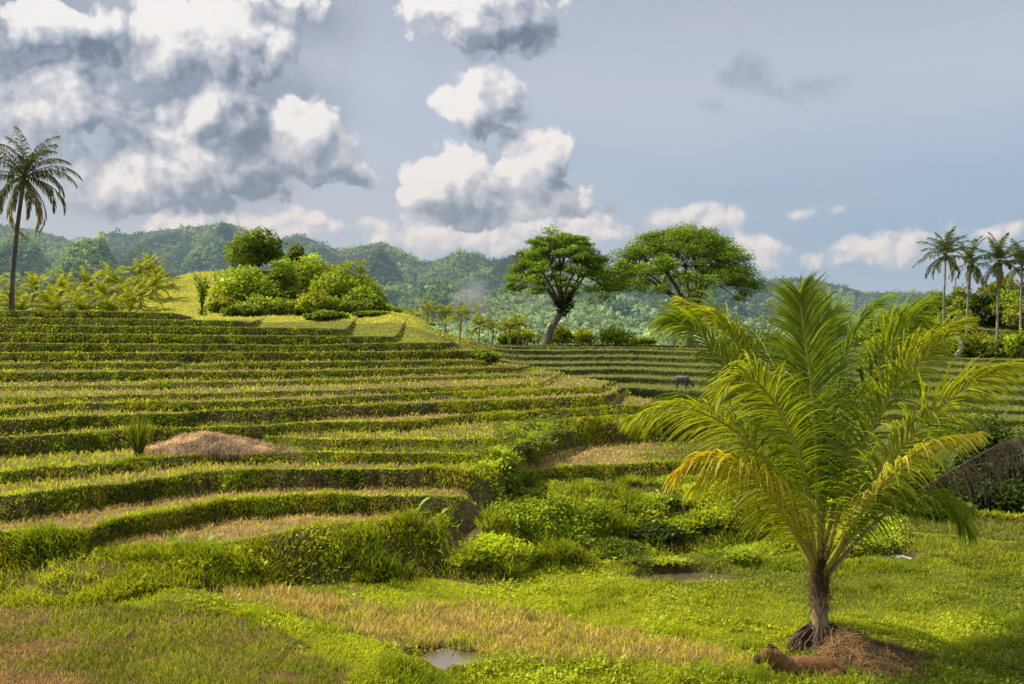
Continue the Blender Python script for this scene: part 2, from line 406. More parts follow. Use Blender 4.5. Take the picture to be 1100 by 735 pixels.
def zone(px, d, z, inf):
    """weights: stubble (0..1), lush (0..1), dark (0..1), yellow (0..1)"""
    x = inf['x']; py = HY + (EYE - z) * F / d
    n = fbm(x * 0.8, d * 0.8, 51); n2 = fbm(x * 2.6, d * 2.6, 52, 3); n3 = fbm(x * 0.22, d * 0.22, 53, 3)
    lev = inf['level']; f = inf['f']
    stub = np.zeros(px.shape); lush = np.zeros(px.shape); yel = np.zeros(px.shape); dry = np.zeros(px.shape)
    low = (lev == 0) & (f < 0.5)
    nj = fbm(x * 0.5 + 9, d * 0.9, 57, 3); pj = px + (n2 - 0.5) * 90 + (nj - .5) * 160; qj = py + (n2 - 0.5) * 34 + (nj - .5) * 50
    tan = poly_mask(pj, qj, TAN_FIELD) & low
    stub = np.where(tan, np.clip(0.72 + 1.6 * (n2 - 0.5), 0.1, 1), stub)
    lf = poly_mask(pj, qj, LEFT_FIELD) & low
    dry = np.where(lf, np.clip(0.42 + 2.4 * (n - 0.47) + 2.0 * (n2 - .5), 0, 1), dry)  # dry mottling; lush green also kept out in place of cloud shade
    lush = np.where(low & ~tan & ~lf, np.clip(0.70 + 2.6 * (n3 - 0.5) + 0.8 * (n - .5), 0.1, 1), lush)
    lush = np.where(poly_mask(pj, qj, SHADE_FIELD) & low, 0.3, lush)  # less lush, darker olive grass painted in for cloud shade
    # terrace treads by level (number of banks passed)
    def tr(l, a, b, v):
        nonlocal stub
        stub = np.where((lev == l) & (px > a) & (px < b) & (f < 0.5), np.maximum(stub, v), stub)
    tr(EN['R'] + 1, -600, 515, 1.0); tr(EN['Q'] + 1, -600, 420, 1.0); stub = np.where((lev == EN['Q'] + 1) & (px > 560) & (f < .5), 0.9 * (1 - sstep(650, 740, px + 90 * (n2 - .5))), stub)
    tr(EN['Q'] + 1, 420, 570, 0.6)
    tr(EN['O'] + 1, -600, 300, 0.35); tr(EN['P'] + 1, -600, 200, 0.5); tr(EN['P'] + 1, 200, 530, 0.55)
    tr(EN['N'] + 1, 290, 530, 0.3); tr(EN['M'] + 1, 330, 560, 0.9); tr(EN['M'] + 1, -600, 150, 0.55); tr(EN['M'] + 1, 560, 700, 0.5); tr(EN['L'] + 1, -600, 700, 0.5)
    tr(EN['K'] + 1, -600, 700, 0.6); tr(EN['J'] + 1, -600, 650, 0.5)
    for nm in 'IHGF': tr(EN[nm] + 1, -600, 700, 0.32)
    for nm in 'EDCBA': tr(EN[nm] + 1, -600, 240, 0.25)
    stub = np.where(inf['lip'] < 0.22, stub * 0.15, stub)
    stub = np.clip(stub * (0.75 + 0.6 * n), 0, 1)
    yel = np.where(f > 0.5, inf['wl'] * (0.5 + 0.5 * n), 0)
    yel = np.maximum(yel, np.where((lev >= EN['E'] + 1) & (px > 165) & (inf['riser'] < .5) & (f <= .5), 0.8, 0))
    return stub, np.clip(lush, 0, 1), yel, dry, n, n2, n3

def ground_color(px, d, z, inf):
    stub, lush, yel, dry, n, n2, n3 = zone(px, d, z, inf)
    c = np.tile(OLIVE * 0.8, (*px.shape, 1))
    c = blend(c, lush, GREEN); c = blend(c, lush * sstep(0.5, 0.75, n3) * 0.8, LIME)
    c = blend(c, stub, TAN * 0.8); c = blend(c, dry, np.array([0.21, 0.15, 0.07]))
    for cx, cy, rx, ry, zz in PUD_W:
        q = np.hypot((inf['x'] - cx) / rx, (d - cy) / ry)
        c = blend(c, 1 - sstep(1.0, 1.9, q + (n2 - .5) * 1.2), np.array([0.075, 0.052, 0.03]))
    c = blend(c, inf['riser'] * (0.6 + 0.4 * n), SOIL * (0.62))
    c = blend(c, inf['gul'] * 0.8 * (inf['f'] < .5), np.array([0.20, 0.14, 0.08]))
    vf = (inf['f'] > 0.5) * (1 - inf['wl'])
    c = blend(c, vf * 0.75, np.array([0.16, 0.18, 0.04])); c = blend(c, vf * inf['riser'], np.array([0.035, 0.04, 0.01]))
    c = blend(c, yel * (inf['f'] > .5), np.array([0.46, 0.42, 0.055])); c = blend(c, yel * (inf['f'] <= .5), np.array([0.22, 0.22, 0.04]))
    return c

# ---- the sheet
def build_ground():
    pxs = np.concatenate([np.linspace(-560, -40, 60, endpoint=False), np.arange(-40, 1140, 1.7), np.linspace(1140, 1700, 60)])
    ds = [8.5]
    while ds[-1] < 262:
        d = ds[-1]
        ds.append(d + (0.11 if d < 15 else 0.065 if d < 34 else 0.085 if d < 58 else 0.14 if d < 70 else 0.2 if d < 110 else 0.28 if d < 150 else 2.5))
    ds = np.array(ds)
    PX, D = np.meshgrid(pxs, ds)
    Zs = []; Cs = []
    for i in range(0, len(ds), 100):
        z, inf = terrain(PX[i:i + 100], D[i:i + 100], True)
        Zs.append(z); Cs.append(ground_color(PX[i:i + 100], D[i:i + 100], z, inf))
    Z = np.concatenate(Zs); C = np.concatenate(Cs)
    V = np.stack([(PX - CX) / F * D, D, Z], -1)
    # stretch the last rows so that the sheet runs under the hills and out to the horizon, and the first ones to the camera's feet
    V[-1, :, 1] += 9000; V[-1, :, 0] *= 40; V[-1, :, 2] = -4
    V[0, :, 1] = -60; V[0, :, 0] *= 8; V[0, :, 2] = 0.3
    n, m = PX.shape
    i = np.arange((n - 1) * m).reshape(n - 1, m)[:, :-1].ravel()
    Q = np.stack([i, i + 1, i + m + 1, i + m], -1)
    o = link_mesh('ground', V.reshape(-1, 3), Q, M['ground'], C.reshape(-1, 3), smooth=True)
    tag(o, 'stepped rice terraces, banks and wet meadow of green and tan ground', kind='structure')
    return pxs, ds, Z
GPX, GD, GZ = build_ground()
# ------------------------------------------------------------------ camera, sun, sky
cam = bpy.data.cameras.new('camera'); co = bpy.data.objects.new('camera', cam); COL.objects.link(co)
cam.sensor_width = 36; cam.lens = F / 1100 * 36; cam.clip_end = 20000; cam.clip_start = 0.1
co.location = (0, 0, EYE); co.rotation_euler = (math.radians(90) - math.atan(5.5 / F), 0, 0)
scene.camera = co
scene.view_settings.view_transform = 'Standard'; scene.view_settings.look = 'None'; scene.view_settings.exposure = 0
SUN_AZ, SUN_EL = math.radians(-70), math.radians(46)      # azimuth from the view axis (+Y), to the left
sd = Vector((math.sin(SUN_AZ) * math.cos(SUN_EL), math.cos(SUN_AZ) * math.cos(SUN_EL), math.sin(SUN_EL)))
sl = bpy.data.lights.new('sun', 'SUN'); sl.energy = 5.0; sl.angle = math.radians(0.53); sl.color = (1.0, 0.93, 0.80)
so = bpy.data.objects.new('sun', sl); COL.objects.link(so); so.rotation_euler = sd.to_track_quat('Z', 'Y').to_euler()
so.location = (-60, 30, 60)

world = bpy.data.worlds.new('World'); scene.world = world; world.use_nodes = True
wt = world.node_tree; wt.nodes.clear(); WN, WL = wt.nodes, wt.links
BG = 0.1
def az_el(px, py):
    v = Vector(((px - CX) / F, 1.0, (HY - py) / F)).normalized()
    return math.atan2(v.x, v.y), math.asin(v.z)
# cumulus: pixel centre, half sizes, weight
CLOUDS = [
 (58, 24, 78, 26, 1.0), (222, 44, 86, 50, 1.2), (295, 48, 34, 24, .9), (140, 60, 90, 46, .62), (300, 8, 60, 22, .7), (30, 80, 70, 40, .55),
 (62, 118, 62, 44, 1.05), (130, 130, 80, 50, .7), (232, 128, 78, 56, .95),
 (150, 196, 100, 36, 1.05), (215, 184, 66, 44, 1.0), (88, 210, 26, 10, .8), (262, 165, 46, 56, .95),
 (318, 146, 46, 42, 1.15), (345, 172, 40, 28, .9), (376, 188, 36, 15, .85),
 (515, 14, 100, 40, 1.05), (528, 92, 40, 34, .9), (520, 118, 56, 24, 1.0),
 (482, 198, 56, 46, 1.25), (506, 226, 76, 24, 1.05), (574, 180, 36, 48, 1.1), (600, 165, 18, 24, .8), (600, 212, 38, 30, .95), (628, 212, 14, 18, .6),
 (-170, 130, 190, 110, 1.0), (-480, 120, 220, 110, .9), (1420, 180, 190, 60, .8),
]
SMALL = [(752, 235, 60, 18, .85), (820, 270, 36, 18, .8), (938, 273, 92, 15, .85), (978, 258, 34, 13, .75), (1068, 252, 28, 12, .6), (500, 256, 130, 22, .9), (596, 246, 70, 24, .9), (305, 243, 76, 17, .9), (180, 243, 50, 12, .75), (420, 248, 60, 13, .7), (665, 252, 70, 12, .6), (90, 210, 34, 12, .6), (1025, 238, 24, 8, .5), (880, 225, 40, 8, .4)]
GREYS = [(22, 84, 50, 28, 1.0), (118, 44, 40, 30, .9), (125, 92, 50, 30, .8), (300, 8, 60, 20, 1.0), (268, 150, 38, 44, 1.0), (122, 158, 44, 30, .85), (238, 212, 70, 18, 1.0), (378, 188, 26, 13, 1.0), (508, 230, 62, 13, .9), (598, 206, 32, 28, .7), (560, 22, 50, 22, .7), (180, 120, 40, 24, .6), (545, 122, 30, 14, .6), (70, 180, 50, 26, .5)]
WISPS = [(805, 85, 34, 24, .7), (770, 113, 24, 10, .5), (880, 100, 52, 16, .6), (840, 100, 34, 12, .5), (660, 228, 8, 12, .5)]
def blob_group(name, blobs):
    g = bpy.data.node_groups.new(name, 'ShaderNodeTree')
    g.interface.new_socket('Vector', in_out='INPUT', socket_type='NodeSocketVector')
    g.interface.new_socket('Field', in_out='OUTPUT', socket_type='NodeSocketFloat')
    gi = g.nodes.new('NodeGroupInput'); go = g.nodes.new('NodeGroupOutput')
    acc = None
    for px, py, rx, ry, w in blobs:
        a, e = az_el(px, py); sx = F / rx; sy = F / ry
        m = g.nodes.new('ShaderNodeVectorMath'); m.operation = 'MULTIPLY_ADD'
        m.inputs[1].default_value = (sx, sy, 0); m.inputs[2].default_value = (-a * sx, -e * sy, 0)
        g.links.new(gi.outputs[0], m.inputs[0])
        dt = g.nodes.new('ShaderNodeVectorMath'); dt.operation = 'DOT_PRODUCT'
        g.links.new(m.outputs[0], dt.inputs[0]); g.links.new(m.outputs[0], dt.inputs[1])
        f = g.nodes.new('ShaderNodeMath'); f.operation = 'MULTIPLY_ADD'; f.inputs[1].default_value = -w * 0.62; f.inputs[2].default_value = w
        g.links.new(dt.outputs['Value'], f.inputs[0])
        if acc is None: acc = f
        else:
            mx = g.nodes.new('ShaderNodeMath'); mx.operation = 'SMOOTH_MAX'; mx.inputs[2].default_value = 0.35
            g.links.new(acc.outputs[0], mx.inputs[0]); g.links.new(f.outputs[0], mx.inputs[1]); acc = mx
    g.links.new(acc.outputs[0], go.inputs[0])
    return g
def cloud_group(name, blobs, nscale, namp, vamp):
    """blob envelope broken up by noise and cauliflower lumps"""
    bgp = blob_group(name + '_blobs', blobs)
    g = bpy.data.node_groups.new(name, 'ShaderNodeTree')
    g.interface.new_socket('Vector', in_out='INPUT', socket_type='NodeSocketVector')
    g.interface.new_socket('Density', in_out='OUTPUT', socket_type='NodeSocketFloat')
    gi = g.nodes.new('NodeGroupInput'); go = g.nodes.new('NodeGroupOutput'); L = g.links
    wn = g.nodes.new('ShaderNodeTexNoise'); wn.noise_dimensions = '2D'; wn.inputs['Scale'].default_value = nscale * 0.8; wn.inputs['Detail'].default_value = 4
    L.new(gi.outputs[0], wn.inputs['Vector'])
    ws = g.nodes.new('ShaderNodeVectorMath'); ws.operation = 'MULTIPLY_ADD'; ws.inputs[1].default_value = (0.034, 0.034, 0); ws.inputs[2].default_value = (-0.017, -0.017, 0)
    L.new(wn.outputs['Color'], ws.inputs[0])
    wa = g.nodes.new('ShaderNodeVectorMath'); wa.operation = 'ADD'; L.new(gi.outputs[0], wa.inputs[0]); L.new(ws.outputs[0], wa.inputs[1])
    b = g.nodes.new('ShaderNodeGroup'); b.node_tree = bgp; L.new(wa.outputs[0], b.inputs[0])
    nz = g.nodes.new('ShaderNodeTexNoise'); nz.noise_dimensions = '2D'; nz.inputs['Scale'].default_value = nscale; nz.inputs['Detail'].default_value = 8; nz.inputs['Roughness'].default_value = 0.58
    L.new(wa.outputs[0], nz.inputs['Vector'])
    vo = g.nodes.new('ShaderNodeTexVoronoi'); vo.voronoi_dimensions = '2D'; vo.feature = 'F1'; vo.inputs['Scale'].default_value = nscale * 2.2; vo.inputs['Detail'].default_value = 2.5; vo.inputs['Roughness'].default_value = 0.55
    L.new(wa.outputs[0], vo.inputs['Vector'])
    m1 = g.nodes.new('ShaderNodeMath'); m1.operation = 'MULTIPLY_ADD'; m1.inputs[1].default_value = namp; L.new(nz.outputs['Fac'], m1.inputs[0]); L.new(b.outputs[0], m1.inputs[2])
    m2 = g.nodes.new('ShaderNodeMath'); m2.operation = 'MULTIPLY_ADD'; m2.inputs[1].default_value = -vamp; L.new(vo.outputs['Distance'], m2.inputs[0]); L.new(m1.outputs[0], m2.inputs[2])
    m3 = g.nodes.new('ShaderNodeMath'); m3.operation = 'SUBTRACT'; m3.inputs[1].default_value = namp * 0.5 - vamp * 0.4 - 0.14; L.new(m2.outputs[0], m3.inputs[0])
    L.new(m3.outputs[0], go.inputs[0])
    return g, bgp
def wnode(t, **k):
    n = WN.new(t)
    for a, b in k.items(): setattr(n, a, b)
    return n
def wmath(op, a, b=None, c=None, clamp=False):
    n = wnode('ShaderNodeMath', operation=op, use_clamp=clamp)
    for i, v in enumerate((a, b, c)):
        if v is None: continue
        if isinstance(v, (int, float)): n.inputs[i].default_value = v
        else: WL.new(v, n.inputs[i])
    return n.outputs[0]
def wrange(v, a, b, c=0.0, d=1.0, smooth=True):
    n = wnode('ShaderNodeMapRange'); n.interpolation_type = 'SMOOTHSTEP' if smooth else 'LINEAR'
    WL.new(v, n.inputs['Value'])
    for nm, x in (('From Min', a), ('From Max', b), ('To Min', c), ('To Max', d)): n.inputs[nm].default_value = x
    return n.outputs['Result']
def wmix(f, a, b):
    n = wnode('ShaderNodeMix', data_type='RGBA')
    if isinstance(f, (int, float)): n.inputs[0].default_value = f
    else: WL.new(f, n.inputs[0])
    for i, v in ((6, a), (7, b)):
        if isinstance(v, tuple): n.inputs[i].default_value = (*v, 1)
        else: WL.new(v, n.inputs[i])
    return n.outputs[2]
def disp(r, g, b):
    """sky colour seen as this 8-bit colour through a background of strength BG"""
    f = lambda c: (c / 255 / 12.92 if c / 255 <= 0.04045 else ((c / 255 + 0.055) / 1.055) ** 2.4) / BG
    return (f(r), f(g), f(b))
tcw = wnode('ShaderNodeTexCoord'); sx = wnode('ShaderNodeSeparateXYZ'); WL.new(tcw.outputs['Generated'], sx.inputs[0])
az = wmath('ARCTAN2', sx.outputs['X'], sx.outputs['Y']); el = wmath('ARCSINE', sx.outputs['Z'])
cv = wnode('ShaderNodeCombineXYZ'); WL.new(az, cv.inputs[0]); WL.new(el, cv.inputs[1]); V0 = cv.outputs[0]
def shifted(dx, dy):
    n = wnode('ShaderNodeVectorMath', operation='ADD'); WL.new(V0, n.inputs[0]); n.inputs[1].default_value = (dx / F, dy / F, 0); return n.outputs[0]
def use(g, v):
    n = wnode('ShaderNodeGroup'); n.node_tree = g; WL.new(v, n.inputs[0]); return n.outputs[0]
sky = wnode('ShaderNodeTexSky', sky_type='NISHITA'); sky.sun_disc = False
sky.sun_elevation = SUN_EL; sky.sun_rotation = SUN_AZ; sky.altitude = 100; sky.air_density = 1.0; sky.dust_density = 1.2; sky.ozone_density = 1.2
skyc = wnode('ShaderNodeVectorMath', operation='SCALE'); WL.new(sky.outputs[0], skyc.inputs[0]); skyc.inputs['Scale'].default_value = 0.8
clear = wmix(0.65, skyc.outputs[0], disp(132, 174, 226))
# thin high veil, lilac grey, denser upwards and to the left
vn = wnode('ShaderNodeTexNoise'); vn.inputs['Scale'].default_value = 3.0; vn.inputs['Detail'].default_value = 5
vm = wnode('ShaderNodeMapping'); vm.inputs['Scale'].default_value = (0.8, 2.6, 1); vm.inputs['Rotation'].default_value = (0, 0, 0.18); WL.new(V0, vm.inputs[0]); WL.new(vm.outputs[0], vn.inputs['Vector'])
veil_e = wrange(el, 0.06, 0.26); veil_a = wrange(az, 0.50, -0.15)
veil = wmath('MAXIMUM', wmath('MULTIPLY', veil_e, 0.80), wmath('MULTIPLY', veil_a, 0.70))
veil = wmath('ADD', veil, wmath('MULTIPLY_ADD', vn.outputs['Fac'], 0.6, -0.3), clamp=True)
veilc = wmix(wrange(el, 0.20, 0.48), disp(200, 205, 219), disp(160, 161, 174))
c0 = wmix(veil, clear, veilc)
lowglow = wrange(el, 0.10, 0.0)
c0 = wmix(wmath('MULTIPLY', lowglow, 0.6), c0, disp(190, 210, 235))
# soft grey cloud bank behind the cumulus
MASS = [(60, 60, 150, 90, 1.0), (220, 120, 150, 110, 1.0), (150, 200, 150, 50, .8), (320, 20, 80, 50, .8), (520, 40, 110, 60, .5), (530, 210, 130, 60, .5)]
ms, _ = cloud_group('cloud_bank', MASS, 7.0, 0.9, 0.2)
mv = use(ms, V0)
c0 = wmix(wmath('MULTIPLY', wrange(mv, 0.15, 1.0), 0.75), c0, wmix(wrange(mv, 0.45, 1.15), disp(172, 178, 194), disp(112, 124, 146)))
# wisps
wg, _ = cloud_group('wisp_cloud', WISPS, 16.0, 1.1, 0.2)
c1 = wmix(wmath('MULTIPLY', wrange(use(wg, V0), 0.25, 0.9), 0.55), c0, disp(134, 139, 158))
# small ragged clouds near the horizon
sg_, sb_ = cloud_group('small_cloud', SMALL, 17.0, 1.3, 0.5)
S0 = use(sg_, V0); Sn = use(sg_, shifted(-5, 8))
slit = wmath('MULTIPLY_ADD', wmath('SUBTRACT', S0, Sn), 1.2, 0.62, clamp=True)
c1 = wmix(wmath('MULTIPLY', wrange(S0, 0.20, 0.80), 0.88), c1, wmix(slit, disp(186, 192, 208), disp(250, 246, 244)))
# cumulus with light from the upper left, slate grey where the cloud is thick or turned away
cg, cb = cloud_group('cumulus', CLOUDS, 15.0, 1.0, 0.52)
gg, _ = cloud_group('slate_cloud', GREYS, 14.0, 0.9, 0.35)
D0 = use(cg, V0); Dn = use(cg, shifted(-9, 13)); B0 = use(cb, V0); Bf = use(cb, shifted(-20, 30)); G0 = use(gg, V0)
alpha = wrange(D0, 0.26, 0.57)
edge = wmath('SUBTRACT', D0, Dn); broad = wmath('SUBTRACT', B0, Bf)
lit = wmath('MULTIPLY_ADD', edge, 0.85, 0.64)
lit = wmath('ADD', lit, wmath('MULTIPLY', broad, 0.50))
lit = wmath('SUBTRACT', lit, wmath('MULTIPLY', wrange(G0, 0.05, 1.05), 0.47), clamp=True)
ramp = wnode('ShaderNodeValToRGB'); WL.new(lit, ramp.inputs[0]); cr = ramp.color_ramp
cr.elements[0].position = 0.0; cr.elements[0].color = (*disp(98, 108, 128), 1)
cr.elements[1].position = 1.0; cr.elements[1].color = (*disp(249, 248, 247), 1)
for p, c in ((0.25, disp(134, 143, 163)), (0.48, disp(176, 181, 195)), (0.68, disp(202, 205, 214)), (0.85, disp(229, 230, 234))):
    e = cr.elements.new(p); e.color = (*c, 1)
lowc = wmix(wmath('MULTIPLY', wrange(el, 0.16, 0.02), 0.35), ramp.outputs[0], disp(216, 219, 228))
c2 = wmix(wmath('MULTIPLY', alpha, 0.97), c1, lowc)
bgn = wnode('ShaderNodeBackground'); bgn.inputs['Strength'].default_value = BG; WL.new(c2, bgn.inputs['Color'])
wo = wnode('ShaderNodeOutputWorld'); WL.new(bgn.outputs[0], wo.inputs['Surface'])
try:
    world.cycles.sampling_method = 'NONE'
except Exception: pass
cy = scene.cycles
cy.max_bounces = 6; cy.diffuse_bounces = 3; cy.glossy_bounces = 2; cy.transmission_bounces = 5; cy.volume_bounces = 0; cy.transparent_max_bounces = 6
cy.caustics_reflective = False; cy.caustics_refractive = False
cy.use_denoising = True
try: cy.denoiser = 'OPENIMAGEDENOISE'
except Exception: pass
# ------------------------------------------------------------------ forested hills
RIDGE = [(-700, 262), (-300, 250), (-100, 240), (0, 243), (40, 247), (80, 258), (100, 256), (120, 249), (140, 251), (190, 246), (225, 243), (240, 240), (262, 246), (285, 255), (300, 256), (318, 251), (331, 254),
         (364, 265), (383, 262), (409, 258), (429, 264), (455, 276), (472, 273), (494, 266), (514, 268), (527, 274), (560, 273), (600, 277), (660, 284), (740, 292), (814, 299), (847, 297), (882, 301),
         (910, 307), (930, 313), (965, 312), (1000, 313), (1040, 319), (1100, 324), (1400, 300), (1800, 310)]
HS = 1.9
HUMPS = [(a, b, w, c * 1.9, e) for a, b, w, c, e in [(240, 237, 26, 800, 0), (226, 252, 55, 720, 0), (409, 255, 44, 700, 0), (330, 256, 40, 760, 0), (494, 265, 36, 780, 0), (20, 245, 62, 520, 0), (95, 268, 55, 440, 0), (150, 262, 50, 640, 0),
         (560, 290, 60, 620, 0), (860, 298, 60, 640, 0), (740, 312, 90, 520, 0), (975, 314, 60, 760, 0), (620, 318, 90, 430, 0), (900, 330, 70, 460, 0), (480, 310, 70, 480, 0), (300, 285, 60, 560, 0)]]
def hill_z(px, d):
    x = (px - CX) / F * d
    py = np.interp(px, [p[0] for p in RIDGE], [p[1] - 3 for p in RIDGE])
    top = (HY - py) / F * 1900 + EYE
    t = np.clip((d - 520) / (1900 - 520), 0, 1)
    z = -4 + (top + 4) * np.where(d < 1900, t ** 1.5, np.exp(-((d - 1900) / 420) ** 2))
    for hx, hy, w, hd, _ in HUMPS:
        h = (HY - hy) / F * hd + EYE + 4
        X0 = (hx - CX) / F * hd; W = w / F * hd * 1.0
        r = np.hypot((x - X0) / W, (d - hd) / (W * 1.5))
        z = np.maximum(z, -4 + h * np.exp(-r ** 1.7))
    g = fbm(x / 130, d / 130, 71, 4) - 0.5
    z = z + (g + 0.10) * 75 * sstep(520, 900, d) * np.clip((z + 4) / 80, 0, 1)
    # keep the skyline no higher than the photo's
    lim = EYE + (HY - np.interp(px, [p[0] for p in RIDGE], [256 + (p[1] - 256) * (1.22 if p[0] < 560 else 1.0) + 2.0 for p in RIDGE])) / F * d
    return np.where(z > lim, lim - 0.12 * (z - lim), z)
def build_hills():
    pxs = np.linspace(-620, 1720, 470); ds = np.concatenate([np.linspace(250, 1000, 120), np.linspace(1008, 2300, 90)])
    PX, D = np.meshgrid(pxs, ds); Z = hill_z(PX, D)
    X = (PX - CX) / F * D
    n = fbm(X / 40, D / 40, 72)
    C = blend(np.tile(np.array([0.035, 0.055, 0.02]), (*PX.shape, 1)), sstep(0.5, 0.7, n), np.array([0.08, 0.11, 0.03]))
    V = np.stack([X, D, Z], -1).reshape(-1, 3); n_, m = PX.shape
    i = np.arange((n_ - 1) * m).reshape(n_ - 1, m)[:, :-1].ravel()
    o = link_mesh('hills', V, np.stack([i, i + 1, i + m + 1, i + m], -1), M['ground'], C.reshape(-1, 3), smooth=True)
    tag(o, 'range of rounded forested hills along the horizon', kind='structure')
    return pxs, ds, Z
HPX, HD, HZ = build_hills()

def cell_sample(pxs, ds, Z, n, pw=None, hid=0.06):
    """pick n cells of a column/depth sheet in proportion to the area each shows to the camera"""
    PY = HY + (EYE - Z) * F / ds[:, None]
    run = np.minimum.accumulate(PY, 0)
    dpy = PY[:-1] - PY[1:]
    vis = np.clip(run[:-1] - PY[1:], 0, None)
    area = (np.diff(ds)[:, None] * F * F / (ds[:-1, None] ** 2)) / F
    w = np.maximum(vis, hid * np.maximum(dpy, 0) + hid * 0.4 * area * 1.0)[:, :-1] * np.diff(pxs)[None]
    inframe = ((pxs[:-1] > -60) & (pxs[:-1] < 1160))[None]
    w = w * np.where(inframe, 1, 0.06)
    if pw is not None: w = w * pw
    cs = np.cumsum(w.ravel()); k = np.searchsorted(cs, rng.random(n) * cs[-1])
    r, c = np.divmod(k, w.shape[1])
    fr, fc = rng.random(n), rng.random(n)
    px = pxs[c] + fc * (pxs[c + 1] - pxs[c]); d = ds[r] + fr * (ds[r + 1] - ds[r])
    z = (Z[r, c] * (1 - fc) + Z[r, c + 1] * fc) * (1 - fr) + (Z[r + 1, c] * (1 - fc) + Z[r + 1, c + 1] * fc) * fr
    return px, d, z, r, c

def forest():
    n = 34000
    px, d, z, r, c = cell_sample(HPX, HD, HZ, n, hid=0.03)
    x = (px - CX) / F * d
    R = (1.5 + 1.7 * rng.random(n) ** 1.8) * (0.55 + 0.45 * d / 1100); big = rng.random(n) < 0.05; R[big] *= 1.7
    k = 15
    dirs = unit(rng.normal(size=(n, k, 3)) * np.array([1, 1, 0.8]) + np.array([0, -0.15, 0.45]))
    ctr = np.stack([x, d, z + R * 0.75], -1)
    P = ctr[:, None] + dirs * (R[:, None, None] * (0.55 + 0.5 * rng.random((n, k, 1)))) * np.array([1, 1, 0.95])
    Dv = unit(rng.normal(size=(n, k, 3)) + dirs * 0.3 + np.array([0, 0, -0.3])); S = unit(np.cross(Dv, dirs + rng.normal(size=(n, k, 3)) * 0.35))
    L = R[:, None] * (0.45 + 0.4 * rng.random((n, k))); W = L * 0.42
    V, T = cards((P - Dv * L[..., None] * .5).reshape(-1, 3), Dv.reshape(-1, 3), S.reshape(-1, 3), L.ravel(), W.ravel())
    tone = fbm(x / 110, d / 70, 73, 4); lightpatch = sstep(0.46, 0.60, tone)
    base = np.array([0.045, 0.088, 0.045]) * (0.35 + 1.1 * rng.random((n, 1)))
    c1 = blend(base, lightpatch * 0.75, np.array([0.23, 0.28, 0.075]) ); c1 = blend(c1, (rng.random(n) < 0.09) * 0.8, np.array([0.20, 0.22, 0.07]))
    Cc = np.repeat(c1, k, 0) * (0.7 + 0.6 * rng.random((n * k, 1)))
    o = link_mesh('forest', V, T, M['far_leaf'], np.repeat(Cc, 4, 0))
    tag(o, 'dense forest of small rounded crowns covering the hills', kind='stuff')
    # pale coconut plantation low on the slopes and in the valley
    n = 2600
    px = 430 + 460 * rng.random(n); d = 330 + 560 * rng.random(n) ** 1.2; keep = rng.random(n) < np.exp(-((px - 640) / 190) ** 2) + 0.1
    px, d = px[keep], d[keep]; n = len(px); z = hill_z(px, d); x = (px - CX) / F * d
    H = 6 + 5 * rng.random(n); k = 13
    a = rng.random((n, k)) * 2 * np.pi; e = np.radians(-15 + 75 * rng.random((n, k)))
    dirs = np.stack([np.cos(a) * np.cos(e), np.sin(a) * np.cos(e), np.sin(e)], -1)
    Lf = 2.6 + 1.0 * rng.random((n, k))
    s = np.array([0, 0.55, 1.0])
    P = np.stack([x, d, z + H], -1)[:, None, None] + dirs[:, :, None] * (Lf[..., None] * s)[..., None] + np.array([0, 0, -1.0]) * (1.3 * Lf[..., None] * s ** 2 * 0.55)[..., None]
    W = np.broadcast_to(np.array([0.3, 0.6, 0.1]), (n * k, 3)); S = np.stack([-np.sin(a), np.cos(a), np.zeros_like(a)], -1).reshape(-1, 3)
    V, T = strips(P.reshape(n * k, 3, 3), W, S)
    c1 = np.array([0.15, 0.20, 0.10]) * (0.6 + 0.9 * rng.random((n, 1))); c1 = blend(c1, (rng.random(n) < 0.3) * 0.6, np.array([0.28, 0.32, 0.20]))
    g = Geo(); g.add(V, T, np.repeat(np.repeat(c1, k, 0) * (0.7 + 0.6 * rng.random((n * k, 1))), 6, 0))
    # their stems
    P2 = np.stack([np.stack([x, d, z - 1], -1), np.stack([x + 0.3, d, z + H], -1)], 1)
    V, T = strips(P2, np.full((n, 2), 0.13), np.tile([1., 0, 0], (n, 1))); g.add(V, T, np.array([0.25, 0.23, 0.19]))
    o = g.build('palm_forest', M['far_leaf']); tag(o, 'hazy mass of pale coconut palms filling the valley', kind='stuff')
forest()

